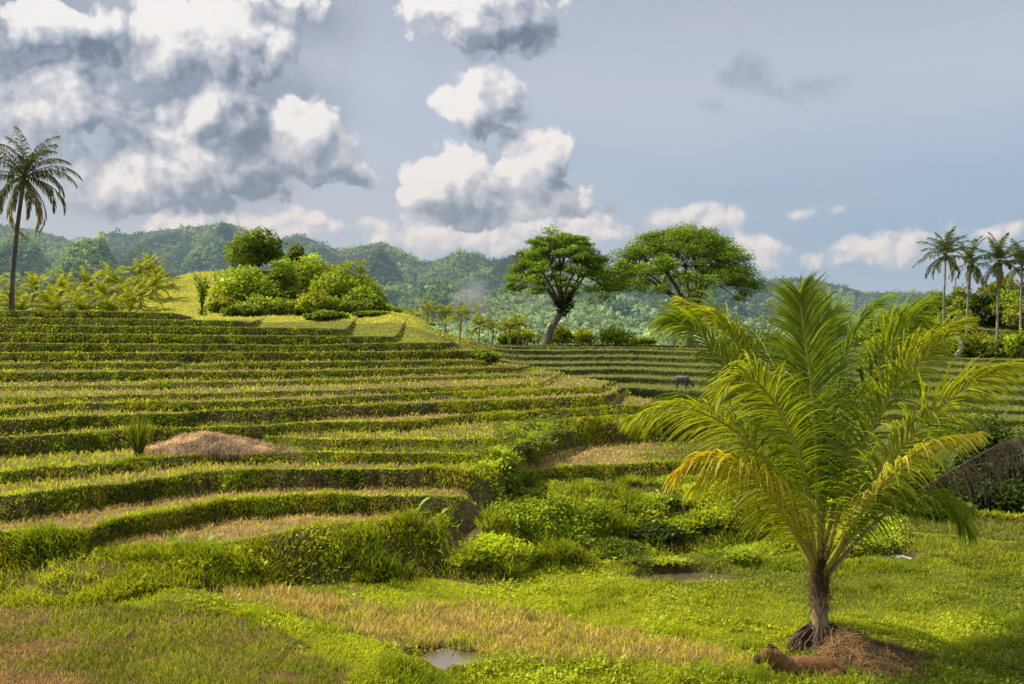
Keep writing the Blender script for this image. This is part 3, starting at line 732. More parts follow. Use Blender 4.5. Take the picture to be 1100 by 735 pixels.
# ------------------------------------------------------------------ haze in the valley and a plume of smoke
def box(name, lo, hi, mat):
    x0, y0, z0 = lo; x1, y1, z1 = hi
    V = [(x0, y0, z0), (x1, y0, z0), (x1, y1, z0), (x0, y1, z0), (x0, y0, z1), (x1, y0, z1), (x1, y1, z1), (x0, y1, z1)]
    Q = [(0, 3, 2, 1), (4, 5, 6, 7), (0, 1, 5, 4), (1, 2, 6, 5), (2, 3, 7, 6), (3, 0, 4, 7)]
    return link_mesh(name, np.array(V, float), np.array(Q), mat)
def vol_mat(name, dens, color, aniso=0.0, noise=None):
    m = bpy.data.materials.new(name); nt, N, L = nodes_of(m)
    out = N.new('ShaderNodeOutputMaterial'); v = N.new('ShaderNodeVolumeScatter')
    v.inputs['Color'].default_value = (*color, 1); v.inputs['Density'].default_value = dens; v.inputs['Anisotropy'].default_value = aniso
    L.new(v.outputs[0], out.inputs['Volume'])
    if noise:
        tc = N.new('ShaderNodeTexCoord'); ln = N.new('ShaderNodeVectorMath'); ln.operation = 'LENGTH'; L.new(tc.outputs['Object'], ln.inputs[0])
        mr = N.new('ShaderNodeMapRange'); mr.inputs['From Min'].default_value = 1.0; mr.inputs['From Max'].default_value = 0.1; mr.inputs['To Min'].default_value = 0; mr.inputs['To Max'].default_value = 1
        L.new(ln.outputs['Value'], mr.inputs['Value'])
        nz = N.new('ShaderNodeTexNoise'); nz.inputs['Scale'].default_value = noise; nz.inputs['Detail'].default_value = 3; L.new(tc.outputs['Object'], nz.inputs['Vector'])
        a = N.new('ShaderNodeMapRange'); a.inputs['From Min'].default_value = 0.4; a.inputs['From Max'].default_value = 0.7; L.new(nz.outputs['Fac'], a.inputs['Value'])
        b = N.new('ShaderNodeMath'); b.operation = 'MULTIPLY'; L.new(mr.outputs[0], b.inputs[0]); L.new(a.outputs[0], b.inputs[1])
        c = N.new('ShaderNodeMath'); c.operation = 'MULTIPLY'; c.inputs[1].default_value = dens; L.new(b.outputs[0], c.inputs[0]); L.new(c.outputs[0], v.inputs['Density'])
    return m
hz = box('haze', (-2600, 190, -12), (2600, 2500, 330), vol_mat('haze_air', 0.00027, (0.56, 0.80, 1.0), 0.0))
tag(hz, 'thin blue haze hanging in front of the distant hills', kind='stuff')
def smoke():
    d = 400.0; c = ((505 - CX) / F * d, d, EYE + (HY - 322) / F * d)
    a = np.linspace(0, 2 * np.pi, 20, endpoint=False); b = np.linspace(0.02, np.pi - 0.02, 12)
    V = np.stack([np.outer(np.sin(b), np.cos(a)), np.outer(np.sin(b), np.sin(a)), np.outer(np.cos(b), np.ones(20))], -1).reshape(-1, 3)
    Q = []
    for i in range(11):
        for j in range(20): Q.append((i * 20 + j, i * 20 + (j + 1) % 20, (i + 1) * 20 + (j + 1) % 20, (i + 1) * 20 + j))
    o = link_mesh('smoke', V, np.array(Q)[:, ::-1], vol_mat('smoke_air', 0.42, (0.8, 0.9, 1.0), 0, 1.6), smooth=True)
    o.location = c; o.scale = (9, 6, 12); o.rotation_euler = (0, 0.3, 0)
    tag(o, 'thin bluish plume of smoke rising from the valley', kind='stuff')
smoke()

# ------------------------------------------------------------------ water standing in the meadow
def water_mat(name, col, rough):
    m = bpy.data.materials.new(name); nt, N, L = nodes_of(m)
    out = N.new('ShaderNodeOutputMaterial'); p = N.new('ShaderNodeBsdfPrincipled'); p.inputs['Base Color'].default_value = (*col, 1)
    p.inputs['Roughness'].default_value = rough; p.inputs['Specular IOR Level'].default_value = 0.9; p.inputs['IOR'].default_value = 1.6
    nz = N.new('ShaderNodeTexNoise'); nz.inputs['Scale'].default_value = 9; b = N.new('ShaderNodeBump'); b.inputs['Strength'].default_value = 0.06
    L.new(nz.outputs['Fac'], b.inputs['Height']); L.new(b.outputs[0], p.inputs['Normal']); L.new(p.outputs[0], out.inputs['Surface'])
    return m
M['water'] = water_mat('muddy_water', (0.16, 0.12, 0.07), 0.06)
M['sky_painted_water'] = water_mat('sky_painted_water', (0.75, 0.76, 0.78), 0.12)  # white base colour stands in for the reflected sky
for (cx, cy, rx, ry, zz), nm, mt, lab in zip(PUD_W, ('puddle', 'paddy_water', 'puddle'), ('water', 'water', 'sky_painted_water'),
        ('small dark puddle beside the grassy bund', 'shallow muddy water in front of the undergrowth bank', 'bright white puddle with the sky reflection painted into its colour')):
    n = 40; a = np.linspace(0, 2 * np.pi, n, endpoint=False)
    rr = 1.25 + 0.5 * (vnoise(np.cos(a) * 2 + cx * 5, np.sin(a) * 2 + cy, 9) - 0.5)
    zl = min(zat(CX + (cx + a_) / (cy + b_) * F, cy + b_) for a_ in (-.1, 0, .1) for b_ in (-.1, 0, .1)) + (0.085 if mt == 'water' else 0.05)
    V = np.concatenate([[[cx, cy, zl]], np.stack([cx + rx * rr * np.cos(a), cy + ry * rr * np.sin(a), np.full(n, zl)], -1)])
    j = np.arange(n); T = np.stack([np.zeros(n, int), 1 + j, 1 + (j + 1) % n], -1)
    tag(link_mesh(nm, V, T, M[mt]), lab, kind='structure')

# ------------------------------------------------------------------ grass, stubble, weeds
def grass():
    n = 520000
    PX, D = np.meshgrid(GPX[:-1], GD[:-1])
    riser_w = np.ones(PX.shape)
    for i in range(0, len(D), 100):
        z, inf = terrain(PX[i:i + 100], D[i:i + 100], True)
        w = 1.0 + 1.6 * (inf['lip'] < 0.22) * (inf['f'] < .5) * (inf['level'] > 0) + 0.4 * inf['riser']
        w = np.where(D[i:i + 100] > 60, 0.55, w)
        riser_w[i:i + 100] = w
    ok = (GD[:-1] < 168)[:, None] & (GD[:-1] > 9)[:, None]
    px, d, z, r, c = cell_sample(GPX, GD, GZ, n, riser_w * ok, hid=0.10)
    x = (px - CX) / F * d
    _, inf = terrain(px, d, True)
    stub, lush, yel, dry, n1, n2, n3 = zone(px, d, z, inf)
    lip = (inf['lip'] < 0.30) & (inf['riser'] < .5) & (inf['level'] > 0) & (inf['f'] < .5)
    ris = inf['riser'] > .5
    far = d > 60
    for cx, cy, rx, ry, zz in PUD_W:
        wet = (np.hypot((x - cx) / rx, (d - cy) / ry) * (1 + (fbm(x * 3.1, d * 3.1, 23, 3) - .5) * 1.1) < 0.92) & (rng.random(n) < 0.96)
        mud = (np.hypot((x - cx) / rx, (d - cy) / ry) * (1 + (fbm(x * 3.1, d * 3.1, 23, 3) - .5) * 1.1) < 1.35) & (rng.random(n) < 0.72)
        z = np.where(wet | mud, -50, z)
    u = rng.random(n); v = rng.random(n)
    h = 0.07 + 0.09 * u
    col = np.tile(OLIVE, (n, 1)) * (0.7 + 0.7 * v[:, None])
    # lush meadow
    lw = lush * (rng.random(n) < 0.95)
    col = blend(col, lw, GREEN * 1.15); col = blend(col, lw * sstep(0.46, 0.62, n3 + 0.25 * (v - 0.5)), LIME)
    h = np.where(lush > 0.4, 0.03 + 0.065 * u * (0.3 + 1.2 * n2), h)
    # mixed dry patch
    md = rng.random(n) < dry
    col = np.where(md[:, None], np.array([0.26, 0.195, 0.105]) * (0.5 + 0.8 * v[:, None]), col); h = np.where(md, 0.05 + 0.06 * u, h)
    # stubble
    ms = (rng.random(n) < stub * 1.05)
    low = inf['level'] == 0
    sc = np.array([0.36, 0.285, 0.145]) * (0.45 + 0.9 * v[:, None]); sc = blend(sc, (rng.random(n) < np.where(low, 0.35, 0.22)) * 1.0, np.array([0.22, 0.24, 0.04]))
    col = np.where(ms[:, None], sc, col); h = np.where(ms, np.where(low, 0.09 + 0.12 * u, 0.05 + 0.09 * u), h)
    notms = ~ms & (stub > 0.3)
    col = np.where(notms[:, None], np.array([0.225, 0.25, 0.035]) * (0.7 + 0.6 * v[:, None]), col)
    # banks: weeds and soil, faces darkened in colour to deepen their shade
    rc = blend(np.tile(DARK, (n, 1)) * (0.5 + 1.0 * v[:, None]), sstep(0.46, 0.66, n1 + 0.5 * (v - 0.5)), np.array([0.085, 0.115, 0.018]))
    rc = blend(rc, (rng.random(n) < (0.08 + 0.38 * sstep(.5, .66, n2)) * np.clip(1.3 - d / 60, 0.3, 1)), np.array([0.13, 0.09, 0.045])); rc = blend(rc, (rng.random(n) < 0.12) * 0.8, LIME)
    bank = ris & (inf['level'] == 0)
    bw = np.where(bank & (px < 520), 0.80, np.where((px > 470) & (px < 700) & (d < 36), 0.55, 0.0)) * (rng.random(n) < 0.8)
    rc = blend(rc, bw * (0.5 + 0.6 * n1), LIME * 0.9); h_bank = 0.08 + 0.16 * u * (0.4 + n2)
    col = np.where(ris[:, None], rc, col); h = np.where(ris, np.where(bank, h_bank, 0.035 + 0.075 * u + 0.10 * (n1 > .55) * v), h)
    lc = blend(np.array([0.185, 0.225, 0.024]) * (0.85 + 0.6 * v[:, None]), (rng.random(n) < 0.25) * 0.7, np.array([0.24, 0.235, 0.07]))  # edge grass brightened in colour as a lit fringe
    lc = blend(lc, sstep(0.5, 0.65, n1) * 0.5, GREEN)
    col = np.where(lip[:, None], lc, col); h = np.where(lip, 0.03 + np.where(d < 27, 0.17, 0.05) * u * sstep(0.40, 0.75, n1 + 0.35 * (n2 - .5)) + 0.04 * v, h)
    # across the valley
    vf = far & (inf['wl'] < 0.5)
    vc = blend(np.array([0.16, 0.19, 0.028]) * (0.6 + 0.8 * v[:, None]), (rng.random(n) < 0.3), np.array([0.26, 0.22, 0.08]))
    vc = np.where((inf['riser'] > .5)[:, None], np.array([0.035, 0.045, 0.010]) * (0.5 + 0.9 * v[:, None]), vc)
    vl = far & (inf['lip'] > 8) & (inf['wl'] < .5) & (inf['riser'] < .5)
    col = np.where(vf[:, None], vc, col); h = np.where(vf, 0.10 + 0.10 * u, h)
    yh = (inf['f'] > .5) & (inf['wl'] >= .5); yt = (yel > .7) & (inf['f'] <= .5)
    col = np.where(yt[:, None], np.array([0.17, 0.185, 0.025]) * (0.6 + 0.8 * v[:, None]), col)
    col = np.where(yh[:, None], np.array([0.275, 0.295, 0.03]) * (0.8 + 0.45 * v[:, None]) * (0.75 + 0.5 * n1[:, None]), col); h = np.where(yh, 0.09 + 0.1 * u, h)
    h = h * np.where((np.hypot((x - 3.95) / 0.75, (d - 13.05) / 0.17) < 1), 2.6, 1.0)
    clump = sstep(0.62, 0.74, fbm(x * 1.9, d * 1.9, 66, 2)) * low * (lush > .3)
    h = h * (1 + 1.4 * clump); col = blend(col, clump * 0.6, np.array([0.085, 0.115, 0.014]))
    gm = rng.random(n) < inf['gul'] * 0.6 * (inf['f'] < .5); z = np.where(gm, -50, z)
    bare = ris & (d < 34) & (fbm(x * 0.9 + 4, d * 0.9, 68, 3) > .56) & (rng.random(n) < 0.75); z = np.where(bare, -50, z)
    cx, cy, rx, ry, zz = PUD_W[2]; h = np.where(np.hypot((x - cx) / rx, (d - cy + .35) / ry) < 2.0, 0.02, h)
    lean = rng.normal(size=(n, 3)) * np.array([0.35, 0.35, 0.12]); lean[:, 2] += 1
    lean[ris] += np.array([0, -0.45, -0.1]) + rng.normal(size=(int(ris.sum()), 3)) * .25; lean[lip] += np.array([0, -0.25, 0])
    Dv = unit(lean); az_ = rng.random(n) * np.pi
    S = np.stack([np.cos(az_), np.sin(az_) * 0.6, np.zeros(n)], -1); S = unit(S)
    w = np.maximum(0.0045, 0.50 * d / F) * (0.7 + 0.8 * rng.random(n)); w[ms] *= 0.9
    h = np.maximum(h, 1.5 * d / F)
    base = np.stack([x, d, z - 0.015], -1)
    ok = z > -40
    for nm, sel, mat, lab in (('grass', ok & ~(ms | md), M['grass'], 'green grass covering banks, terrace edges and the wet meadow'), ('rice_stubble', ok & (ms | md), M['straw'], 'dry tan rice stubble left on the harvested terraces')):
        B, Dd, Ss, hh, ww, cc = base[sel], Dv[sel], S[sel], h[sel], w[sel], col[sel]; m = len(B)
        bend = unit(rng.normal(size=(m, 3)) * np.array([1, 1, 0])) * (hh * 0.30)[:, None]
        P = np.stack([B, B + Dd * (hh * 0.55)[:, None] + bend * 0.25, B + Dd * hh[:, None] + bend - np.array([0, 0, 0.1]) * hh[:, None]], 1)
        W = np.stack([ww * 0.8, ww * 0.85, ww * 0.15], 1)
        V, T = strips(P, W, Ss)
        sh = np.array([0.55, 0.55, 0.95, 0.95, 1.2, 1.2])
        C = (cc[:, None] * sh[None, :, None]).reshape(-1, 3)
        tag(link_mesh(nm, V, T, mat, C), lab, kind='stuff')
grass()

def sprigs(g, B, hmax, leaf, cols, k=9, spread=0.12):
    """leafy weeds: k leaf cards round an upright sprig at each base point"""
    n = len(B); t = rng.random((n, k)); hm = np.broadcast_to(hmax, (n,))[:, None]
    a = rng.random((n, k)) * 2 * np.pi; e = np.radians(-10 + 70 * rng.random((n, k)))
    Dv = np.stack([np.cos(a) * np.cos(e), np.sin(a) * np.cos(e), np.sin(e)], -1)
    P = B[:, None] + np.stack([rng.normal(size=(n, k)) * spread, rng.normal(size=(n, k)) * spread, t * hm], -1)
    S = unit(np.cross(Dv, np.array([0, 0, 1.0]) + rng.normal(size=(n, k, 3)) * 0.45))
    L = np.broadcast_to(leaf, (n,))[:, None] * (0.6 + 0.8 * rng.random((n, k)))
    V, T = cards(P.reshape(-1, 3), Dv.reshape(-1, 3), S.reshape(-1, 3), L.ravel(), L.ravel() * 0.36)
    C = np.repeat(cols, k, 0) * (0.55 + 0.35 * t.reshape(-1, 1) + 0.5 * rng.random((n * k, 1)))
    g.add(V, T, np.repeat(C, 4, 0))
def undergrowth():
    g = Geo()
    n = 23000
    PX, D = np.meshgrid(GPX[:-1], GD[:-1])
    PYc = HY + (EYE - GZ[:-1, :-1]) * F / D
    reg = poly_mask(PX, PYc, [(480, 610), (500, 560), (520, 535), (560, 524), (700, 518), (860, 515), (960, 520), (960, 590), (880, 602), (700, 606), (560, 606)]) * 1.0
    reg = np.maximum(reg, 0.015 * poly_mask(PX, PYc, [(-60, 596), (60, 592), (150, 590), (250, 586), (330, 573), (440, 558), (500, 552), (505, 575), (488, 606), (430, 612), (330, 628), (230, 618), (100, 606), (-60, 612)]) * 0.85)
    reg = np.maximum(reg, poly_mask(PX, PYc, [(520, 535), (505, 500), (540, 470), (545, 455), (590, 452), (600, 478), (570, 490), (560, 530)]) * 0.5)
    reg = reg * (D < 40) * (fbm((PX - CX) / F * D * 1.1, D * 1.1, 61, 3) > 0.44)
    px, d, z, r, c = cell_sample(GPX, GD, GZ, n, np.maximum(reg, 0), hid=0.1)
    x = (px - CX) / F * d
    nn = fbm(x * 0.9, d * 0.9, 62, 3); n2 = fbm(x * 2.3, d * 2.3, 63, 2)
    gully = np.exp(-(seg_dist(x, d, GULLY) / 0.34) ** 2)
    cols = blend(np.tile([0.055, 0.072, 0.010], (n, 1)), sstep(0.42, 0.6, nn + 0.2 * (rng.random(n) - .5)), np.array([0.13, 0.155, 0.014]))
    cols = blend(cols, sstep(0.52, 0.68, n2) * 0.7, np.array([0.21, 0.225, 0.018]))
    cols = blend(cols, (px < 500) * 0.6, np.array([0.20, 0.215, 0.018]))
    hm = np.where(px < 500, 0.03 + 0.12 * sstep(0.42, 0.7, nn) * (0.4 + n2), 0.05 + 0.21 * sstep(0.42, 0.72, nn) * (0.4 + n2))
    keep = rng.random(n) > gully * 0.9
    B = np.stack([x, d, z - 0.02], -1)[keep]
    sprigs(g, B, hm[keep], 0.05 + 0.04 * rng.random(keep.sum()), cols[keep] * 1.25)
    tag(g.build('undergrowth', M['leaf']), 'tangle of low leafy weeds over the banks', kind='stuff')
    # low clover-like weeds in the wet meadow
    g = Geo(); n = 9000
    m = (D < 26) & (PYc > 598)
    px, d, z, r, c = cell_sample(GPX, GD, GZ, n, m * (fbm((PX - CX) / F * D * 0.7, D * 0.7, 64, 3) > 0.52), hid=0.05)
    _, inf = terrain(px, d, True); st, lu, ye, dr, a1, a2, a3 = zone(px, d, z, inf)
    k = (lu > 0.25) & (rng.random(n) < lu); x = (px - CX) / F * d
    for cx, cy, rx, ry, zz in PUD_W: k &= np.hypot((x - cx) / rx, (d - cy) / ry) > 1.0
    B = np.stack([x, d, z - 0.01], -1)[k]
    cols = blend(np.tile([0.12, 0.15, 0.014], (k.sum(), 1)), sstep(.45, .62, a3[k]), LIME)
    sprigs(g, B, 0.05 + 0.10 * a2[k], 0.05, cols, 7, 0.05)
    tag(g.build('meadow_weeds', M['leaf']), 'bright low leafy weeds over the wet meadow', kind='stuff')
undergrowth()
# ------------------------------------------------------------------ palms
def frond_arrays(g, P, n_leaf, length, half_w, droop, up=0.35, first=0.16, ang=(62, 24), K=4, col_a=(0.1, 0.16, 0.02), col_b=(0.2, 0.26, 0.02), jit=0.12, r0=0.03, stalk_col=(0.3, 0.3, 0.05), sidevec=None, tip_w=0.12, raggy=0.0, twist=0.0, roll=0.0):
    """a pinnate palm frond along points P -> (stalk V,T,C), (leaflets V,T,C)"""
    m = len(P); T = unit(np.gradient(P, axis=0))
    if sidevec is None:
        hv = P[-1] - P[0]; sidevec = np.array([-hv[1], hv[0], 0.0])
        if np.linalg.norm(sidevec) < 1e-3: sidevec = np.array([1.0, 0, 0])
    sidevec = unit(np.asarray(sidevec, float))
    rv, rt = tube(P, r0 * (1 - np.linspace(0, 1, m) ** 0.8 * 0.9), 6)
    # the stalk is flattened and wider at its foot
    sc = np.tile(np.asarray(stalk_col, float), (len(rv), 1)) * (0.85 + 0.3 * g.random((len(rv), 1)))
    t = np.linspace(first, 0.995, n_leaf); t = np.repeat(t, 2) + g.normal(size=2 * n_leaf) * 0.003
    t = np.clip(t, 0, 1); sg = np.tile([1.0, -1.0], n_leaf)
    keep = g.random(2 * n_leaf) > raggy; t, sg = t[keep], sg[keep]; N = len(t)
    f = t * (m - 1); i = np.minimum(f.astype(int), m - 2); fr = (f - i)[:, None]
    p0 = P[i] * (1 - fr) + P[i + 1] * fr; tt = unit(T[i] * (1 - fr) + T[i + 1] * fr)
    s = sidevec - (tt @ sidevec)[:, None] * tt; s = unit(s)
    if twist:
        a = (twist * (t - first))[:, None]; c = np.cross(tt, s); s = s * np.cos(a) + c * np.sin(a)
    if roll:
        c = np.cross(tt, s); s = s * math.cos(roll) + c * math.sin(roll)
    U = np.cross(s, tt); U *= np.where(U[:, 2:3] < 0, -1, 1) if not twist else 1
    q = (t - first) / (1 - first)
    a = np.radians(ang[0] + (ang[1] - ang[0]) * q + g.normal(size=N) * 5)[:, None]
    D = unit(np.cos(a) * tt + np.sin(a) * (sg[:, None] * s + up * U) + g.normal(size=(N, 3)) * jit * 0.5)
    l = length * np.clip(np.sin(np.pi * np.clip(0.20 + 0.72 * q, 0, 1)), 0.05, 1) ** 0.75 * (0.88 + 0.24 * g.random(N))
    ss = np.linspace(0, 1, K)
    dr = droop * (0.75 + 0.5 * g.random(N)) * (1 + jit * g.normal(size=N))
    L = p0[:, None] + D[:, None] * (l[:, None] * ss)[..., None]
    L[..., 2] -= (dr * l)[:, None] * ss ** 2 * 0.9
    # keep each leaflet its own length when it hangs
    seg = np.diff(L, axis=1); sl_ = np.linalg.norm(seg, axis=-1, keepdims=True); seg = seg / sl_ * (l[:, None, None] / (K - 1))
    L = np.concatenate([L[:, :1], L[:, :1] + np.cumsum(seg, 1)], 1)
    wprof = np.interp(ss, [0, 0.25, 0.65, 1], [0.55, 1.0, 0.75, tip_w])
    W = half_w * wprof[None] * (0.8 + 0.4 * g.random((N, 1)))
    Wd = unit(tt - np.sum(tt * D, -1, keepdims=True) * D + g.normal(size=(N, 3)) * 0.25)
    V, Tr = strips(L, W, Wd)
    mixv = np.clip(g.normal(0.5, 0.25, N) + 0.65 * (q - 0.5), 0, 1)[:, None]
    C = np.asarray(col_a) * (1 - mixv) + np.asarray(col_b) * mixv
    C = np.repeat(C, 2 * K, 0)
    return (rv, rt, sc), (V, Tr, C)

def arc(az_, e0, length, bend, n=14, sag=1.6):
    """points of a frond: leaves at elevation e0 (deg) and bends over by 'bend' degrees"""
    s = np.linspace(0, 1, n); e = np.radians(e0 - bend * s ** sag)
    st = length / (n - 1)
    r = np.concatenate([[0], np.cumsum(np.cos(e[:-1]) * st)]); z = np.concatenate([[0], np.cumsum(np.sin(e[:-1]) * st)])
    return np.stack([r * math.cos(az_), r * math.sin(az_), z], -1)

def ringed_trunk(P, r0, r1, col, g, seg=10, ringed=True):
    m = len(P); s = np.linspace(0, 1, m)
    R = r0 + (r1 - r0) * s ** 0.6 + (r0 * 0.7) * np.exp(-s * 14)
    if ringed: R = R * (1 + 0.05 * (np.arange(m) % 2))
    V, T = tube(P, R, seg)
    C = np.tile(np.asarray(col, float), (len(V), 1)) * (0.75 + 0.5 * g.random((len(V), 1)))
    return V, T, C

def palm_library(seed, length, nl, ll, hw, cols, droopf, K=3, bendk=1.0):
    """frond meshes (stalk and leaflets in one) with different lift"""
    g = np.random.default_rng(seed); lib = []
    for e0 in (82, 66, 48, 28, 8, -18, -50):
        P = arc(0.0, e0, length * (0.92 + 0.12 * g.random()), (58 + 40 * (1 - abs(e0) / 90)) * bendk, 12)
        st, lf = frond_arrays(g, P, nl, ll, hw, droopf * (0.6 + 0.5 * (e0 < 30)), up=0.30, K=K, col_a=cols[0], col_b=cols[1], r0=length * 0.011, stalk_col=cols[2])
        if e0 < -30: lf = (lf[0], lf[1], lf[2] * 0.35 + np.array([0.10, 0.075, 0.03]))
        G = Geo(); G.add(*st); G.add(*lf); V, T, C = G.arrays()
        lib.append((e0, make_mesh('frond', V, T, M['frond'], C)))
    return lib

def coconut(name, label, cat, loc, height, lean, lib, counts, tr=(0.17, 0.11), col=(0.25, 0.22, 0.18), group=None, seed=0, nuts=True, scale=1.0):
    g = np.random.default_rng(seed)
    t = thing(name, label, cat, loc, 0, group)
    if height > 0.4:
        s = np.linspace(0, 1, max(8, int(height * 3)))
        P = np.stack([lean[0] * s ** 1.7, lean[1] * s ** 1.7, height * s - 0.25 * (1 - s)], -1)
        V, T, C = ringed_trunk(P, tr[0], tr[1], col, g); link_mesh('trunk', V, T, M['bark'], C, t, smooth=True)
        top = P[-1]
    else: top = np.array([0, 0, max(height, 0.05)])
    k = 0
    for (e0, me), cnt in zip(lib, counts):
        for _ in range(cnt):
            o = bpy.data.objects.new('frond', me); COL.objects.link(o); o.parent = t
            o.location = top + np.array([0, 0, 0.05]); a = k * 2.39996 + g.normal() * 0.25; k += 1
            o.rotation_euler = (g.normal() * 0.16, g.normal() * 0.12, a); q = scale * (0.88 + 0.22 * g.random()); o.scale = (q, q, q)
    if nuts and height > 3:
        G = Geo()
        for _ in range(9):
            a = g.random() * 6.28; c = top + np.array([math.cos(a) * 0.28, math.sin(a) * 0.28, -0.25 - 0.3 * g.random()])
            b = np.linspace(-1, 1, 6); V, T = tube(np.stack([np.full(6, c[0]), np.full(6, c[1]), c[2] + b * 0.14], -1), 0.125 * np.sqrt(np.maximum(1 - b * b, 0.03)), 7)
            G.add(V, T, np.array([0.14, 0.13, 0.03]))
        G.build('coconut_cluster', M['stalk'], t, smooth=True)
    return t

BACKLIT_C = ((0.022, 0.034, 0.010), (0.065, 0.078, 0.018), (0.13, 0.12, 0.05))  # leaf colours darkened so the tall palm reads as backlit
SUN_C = ((0.07, 0.095, 0.012), (0.26, 0.265, 0.045), (0.30, 0.28, 0.08))
MID_C = ((0.024, 0.038, 0.010), (0.085, 0.10, 0.018), (0.20, 0.18, 0.06))
LIB_TALL = palm_library(1, 4.3, 38, 0.85, 0.042, BACKLIT_C, 1.6, bendk=1.15)
LIB_FAR = palm_library(2, 4.0, 24, 0.95, 0.07, MID_C, 0.9, bendk=0.75)
LIB_YOUNG = palm_library(3, 3.4, 20, 0.75, 0.075, SUN_C, 0.7, bendk=0.9)
LIB_SMALL = palm_library(4, 2.6, 15, 0.65, 0.10, SUN_C, 0.8)

# tall palm at the left edge of the top terrace
p = spot(12, 66, 0.1)
coconut('coconut_palm', 'tall dark coconut palm with a bare leaning trunk, standing alone on the top terrace edge', 'palm tree', p, 9.2, (0.75, 0.3), LIB_TALL, (3, 5, 5, 5, 5, 6, 5), tr=(0.16, 0.12), col=(0.13, 0.105, 0.085), seed=5, scale=0.9)
# the trio and one more above the terraces across the valley
for px, d, h, lx, lab, cn, sd_ in ((1013, 112, 11.4, 0.35, 'tallest of the thin coconut palms on the bushy slope, first of the row', (3, 4, 5, 4, 3, 2, 3), 21),
                         (1038, 116, 10.0, 0.55, 'shorter thin coconut palm with a narrow crown, between the two taller palms of the row', (3, 3, 4, 3, 2, 2, 3), 22),
                         (1071, 112, 10.3, 0.3, 'coconut palm with a full dark crown, third in the row on the bushy slope', (3, 4, 5, 4, 3, 3, 4), 23),
                         (1096, 118, 9.4, 0.3, 'coconut palm cut by the picture edge, last of the row on the bushy slope', (3, 4, 5, 4, 3, 3, 2), 24)):
    dd = d;     coconut('coconut_palm', lab, 'palm tree', ((px - CX) / F * dd, dd, zat(px, dd) - 0.1), h * 1.0, (lx, 0.2), LIB_FAR, cn, tr=(0.16, 0.11), col=(0.36, 0.31, 0.25), seed=sd_, scale=0.86)

# sunlit grove behind the top terrace
ORD = ['first', 'second', 'third', 'fourth', 'fifth', 'sixth', 'seventh', 'eighth', 'ninth', 'tenth', 'eleventh', 'twelfth', 'thirteenth', 'fourteenth', 'fifteenth', 'sixteenth', 'seventeenth', 'eighteenth', 'nineteenth', 'twentieth', 'twenty-first', 'twenty-second', 'twenty-third', 'twenty-fourth']
grove = [(-14, 292, 80), (6, 300, 74), (22, 312, 68), (33, 292, 84), (48, 305, 72), (62, 293, 86), (60, 316, 67), (78, 304, 76), (92, 291, 88), (90, 313, 69), (106, 300, 78), (118, 284, 92), (118, 314, 70), (130, 296, 82), (138, 306, 75), (146, 280, 92), (150, 299, 80), (158, 273, 97), (162, 291, 86), (167, 284, 92)]
grove.sort()
for i, (px, top, d) in enumerate(grove):
    x, y, z = spot(px, d, 0.05)
    ztop = EYE + (HY - top) / F * d; h = ztop - z
    L = min(max(h * 0.62, 2.0), 4.2); trunk = max(h - L * 0.80, 0.05); sc = L / 3.4
    lab = '%s yellow-green coconut palm from the left in the grove behind the terraces' % ORD[i]
    coconut('young_coconut_palm', lab, 'palm tree', (x, y, z), trunk, (0.2, 0.1), LIB_YOUNG, (3, 4, 4, 3, 3, 1, 1 if trunk > 1 else 0), tr=(0.15, 0.11), seed=100 + i, group='sunlit coconut palms of the grove behind the top terrace', nuts=False, scale=sc)

# row of small palms below the yellow hillside
row = [(409, 318, 332, 112, 0.5), (441, 333, 354, 118, 1.2), (459, 325, 350, 128, 1.6), (478, 328, 356, 128, 1.3), (494, 327, 356, 122, 1.5), (514, 339, 360, 134, 1.2), (529, 343, 364, 136, 1.2), (546, 343, 366, 138, 1.2), (556, 338, 366, 140, 1.3)]
for i, (px, top, bot, d, sp) in enumerate(row):
    zb = zat(px, d) - 0.05; zt = EYE + (HY - top) / F * d; h = zt - zb
    lab = ('small dark palm poking up beyond the leafy trees' if i == 0 else '%s small palm from the left in the row on the pale slope behind the terraces' % ORD[i - 1])
    coconut('small_palm', lab, 'palm tree', ((px - CX) / F * d, d, zb), max(h * 0.62, 0.3), (0.15, 0), LIB_SMALL, (2, 3, 4, 3, 2, 1, 0), tr=(0.11, 0.09), col=(0.28, 0.25, 0.2), seed=200 + i, group=None if i == 0 else 'small palms on the pale slope', nuts=False, scale=min(0.95, h * 0.24))

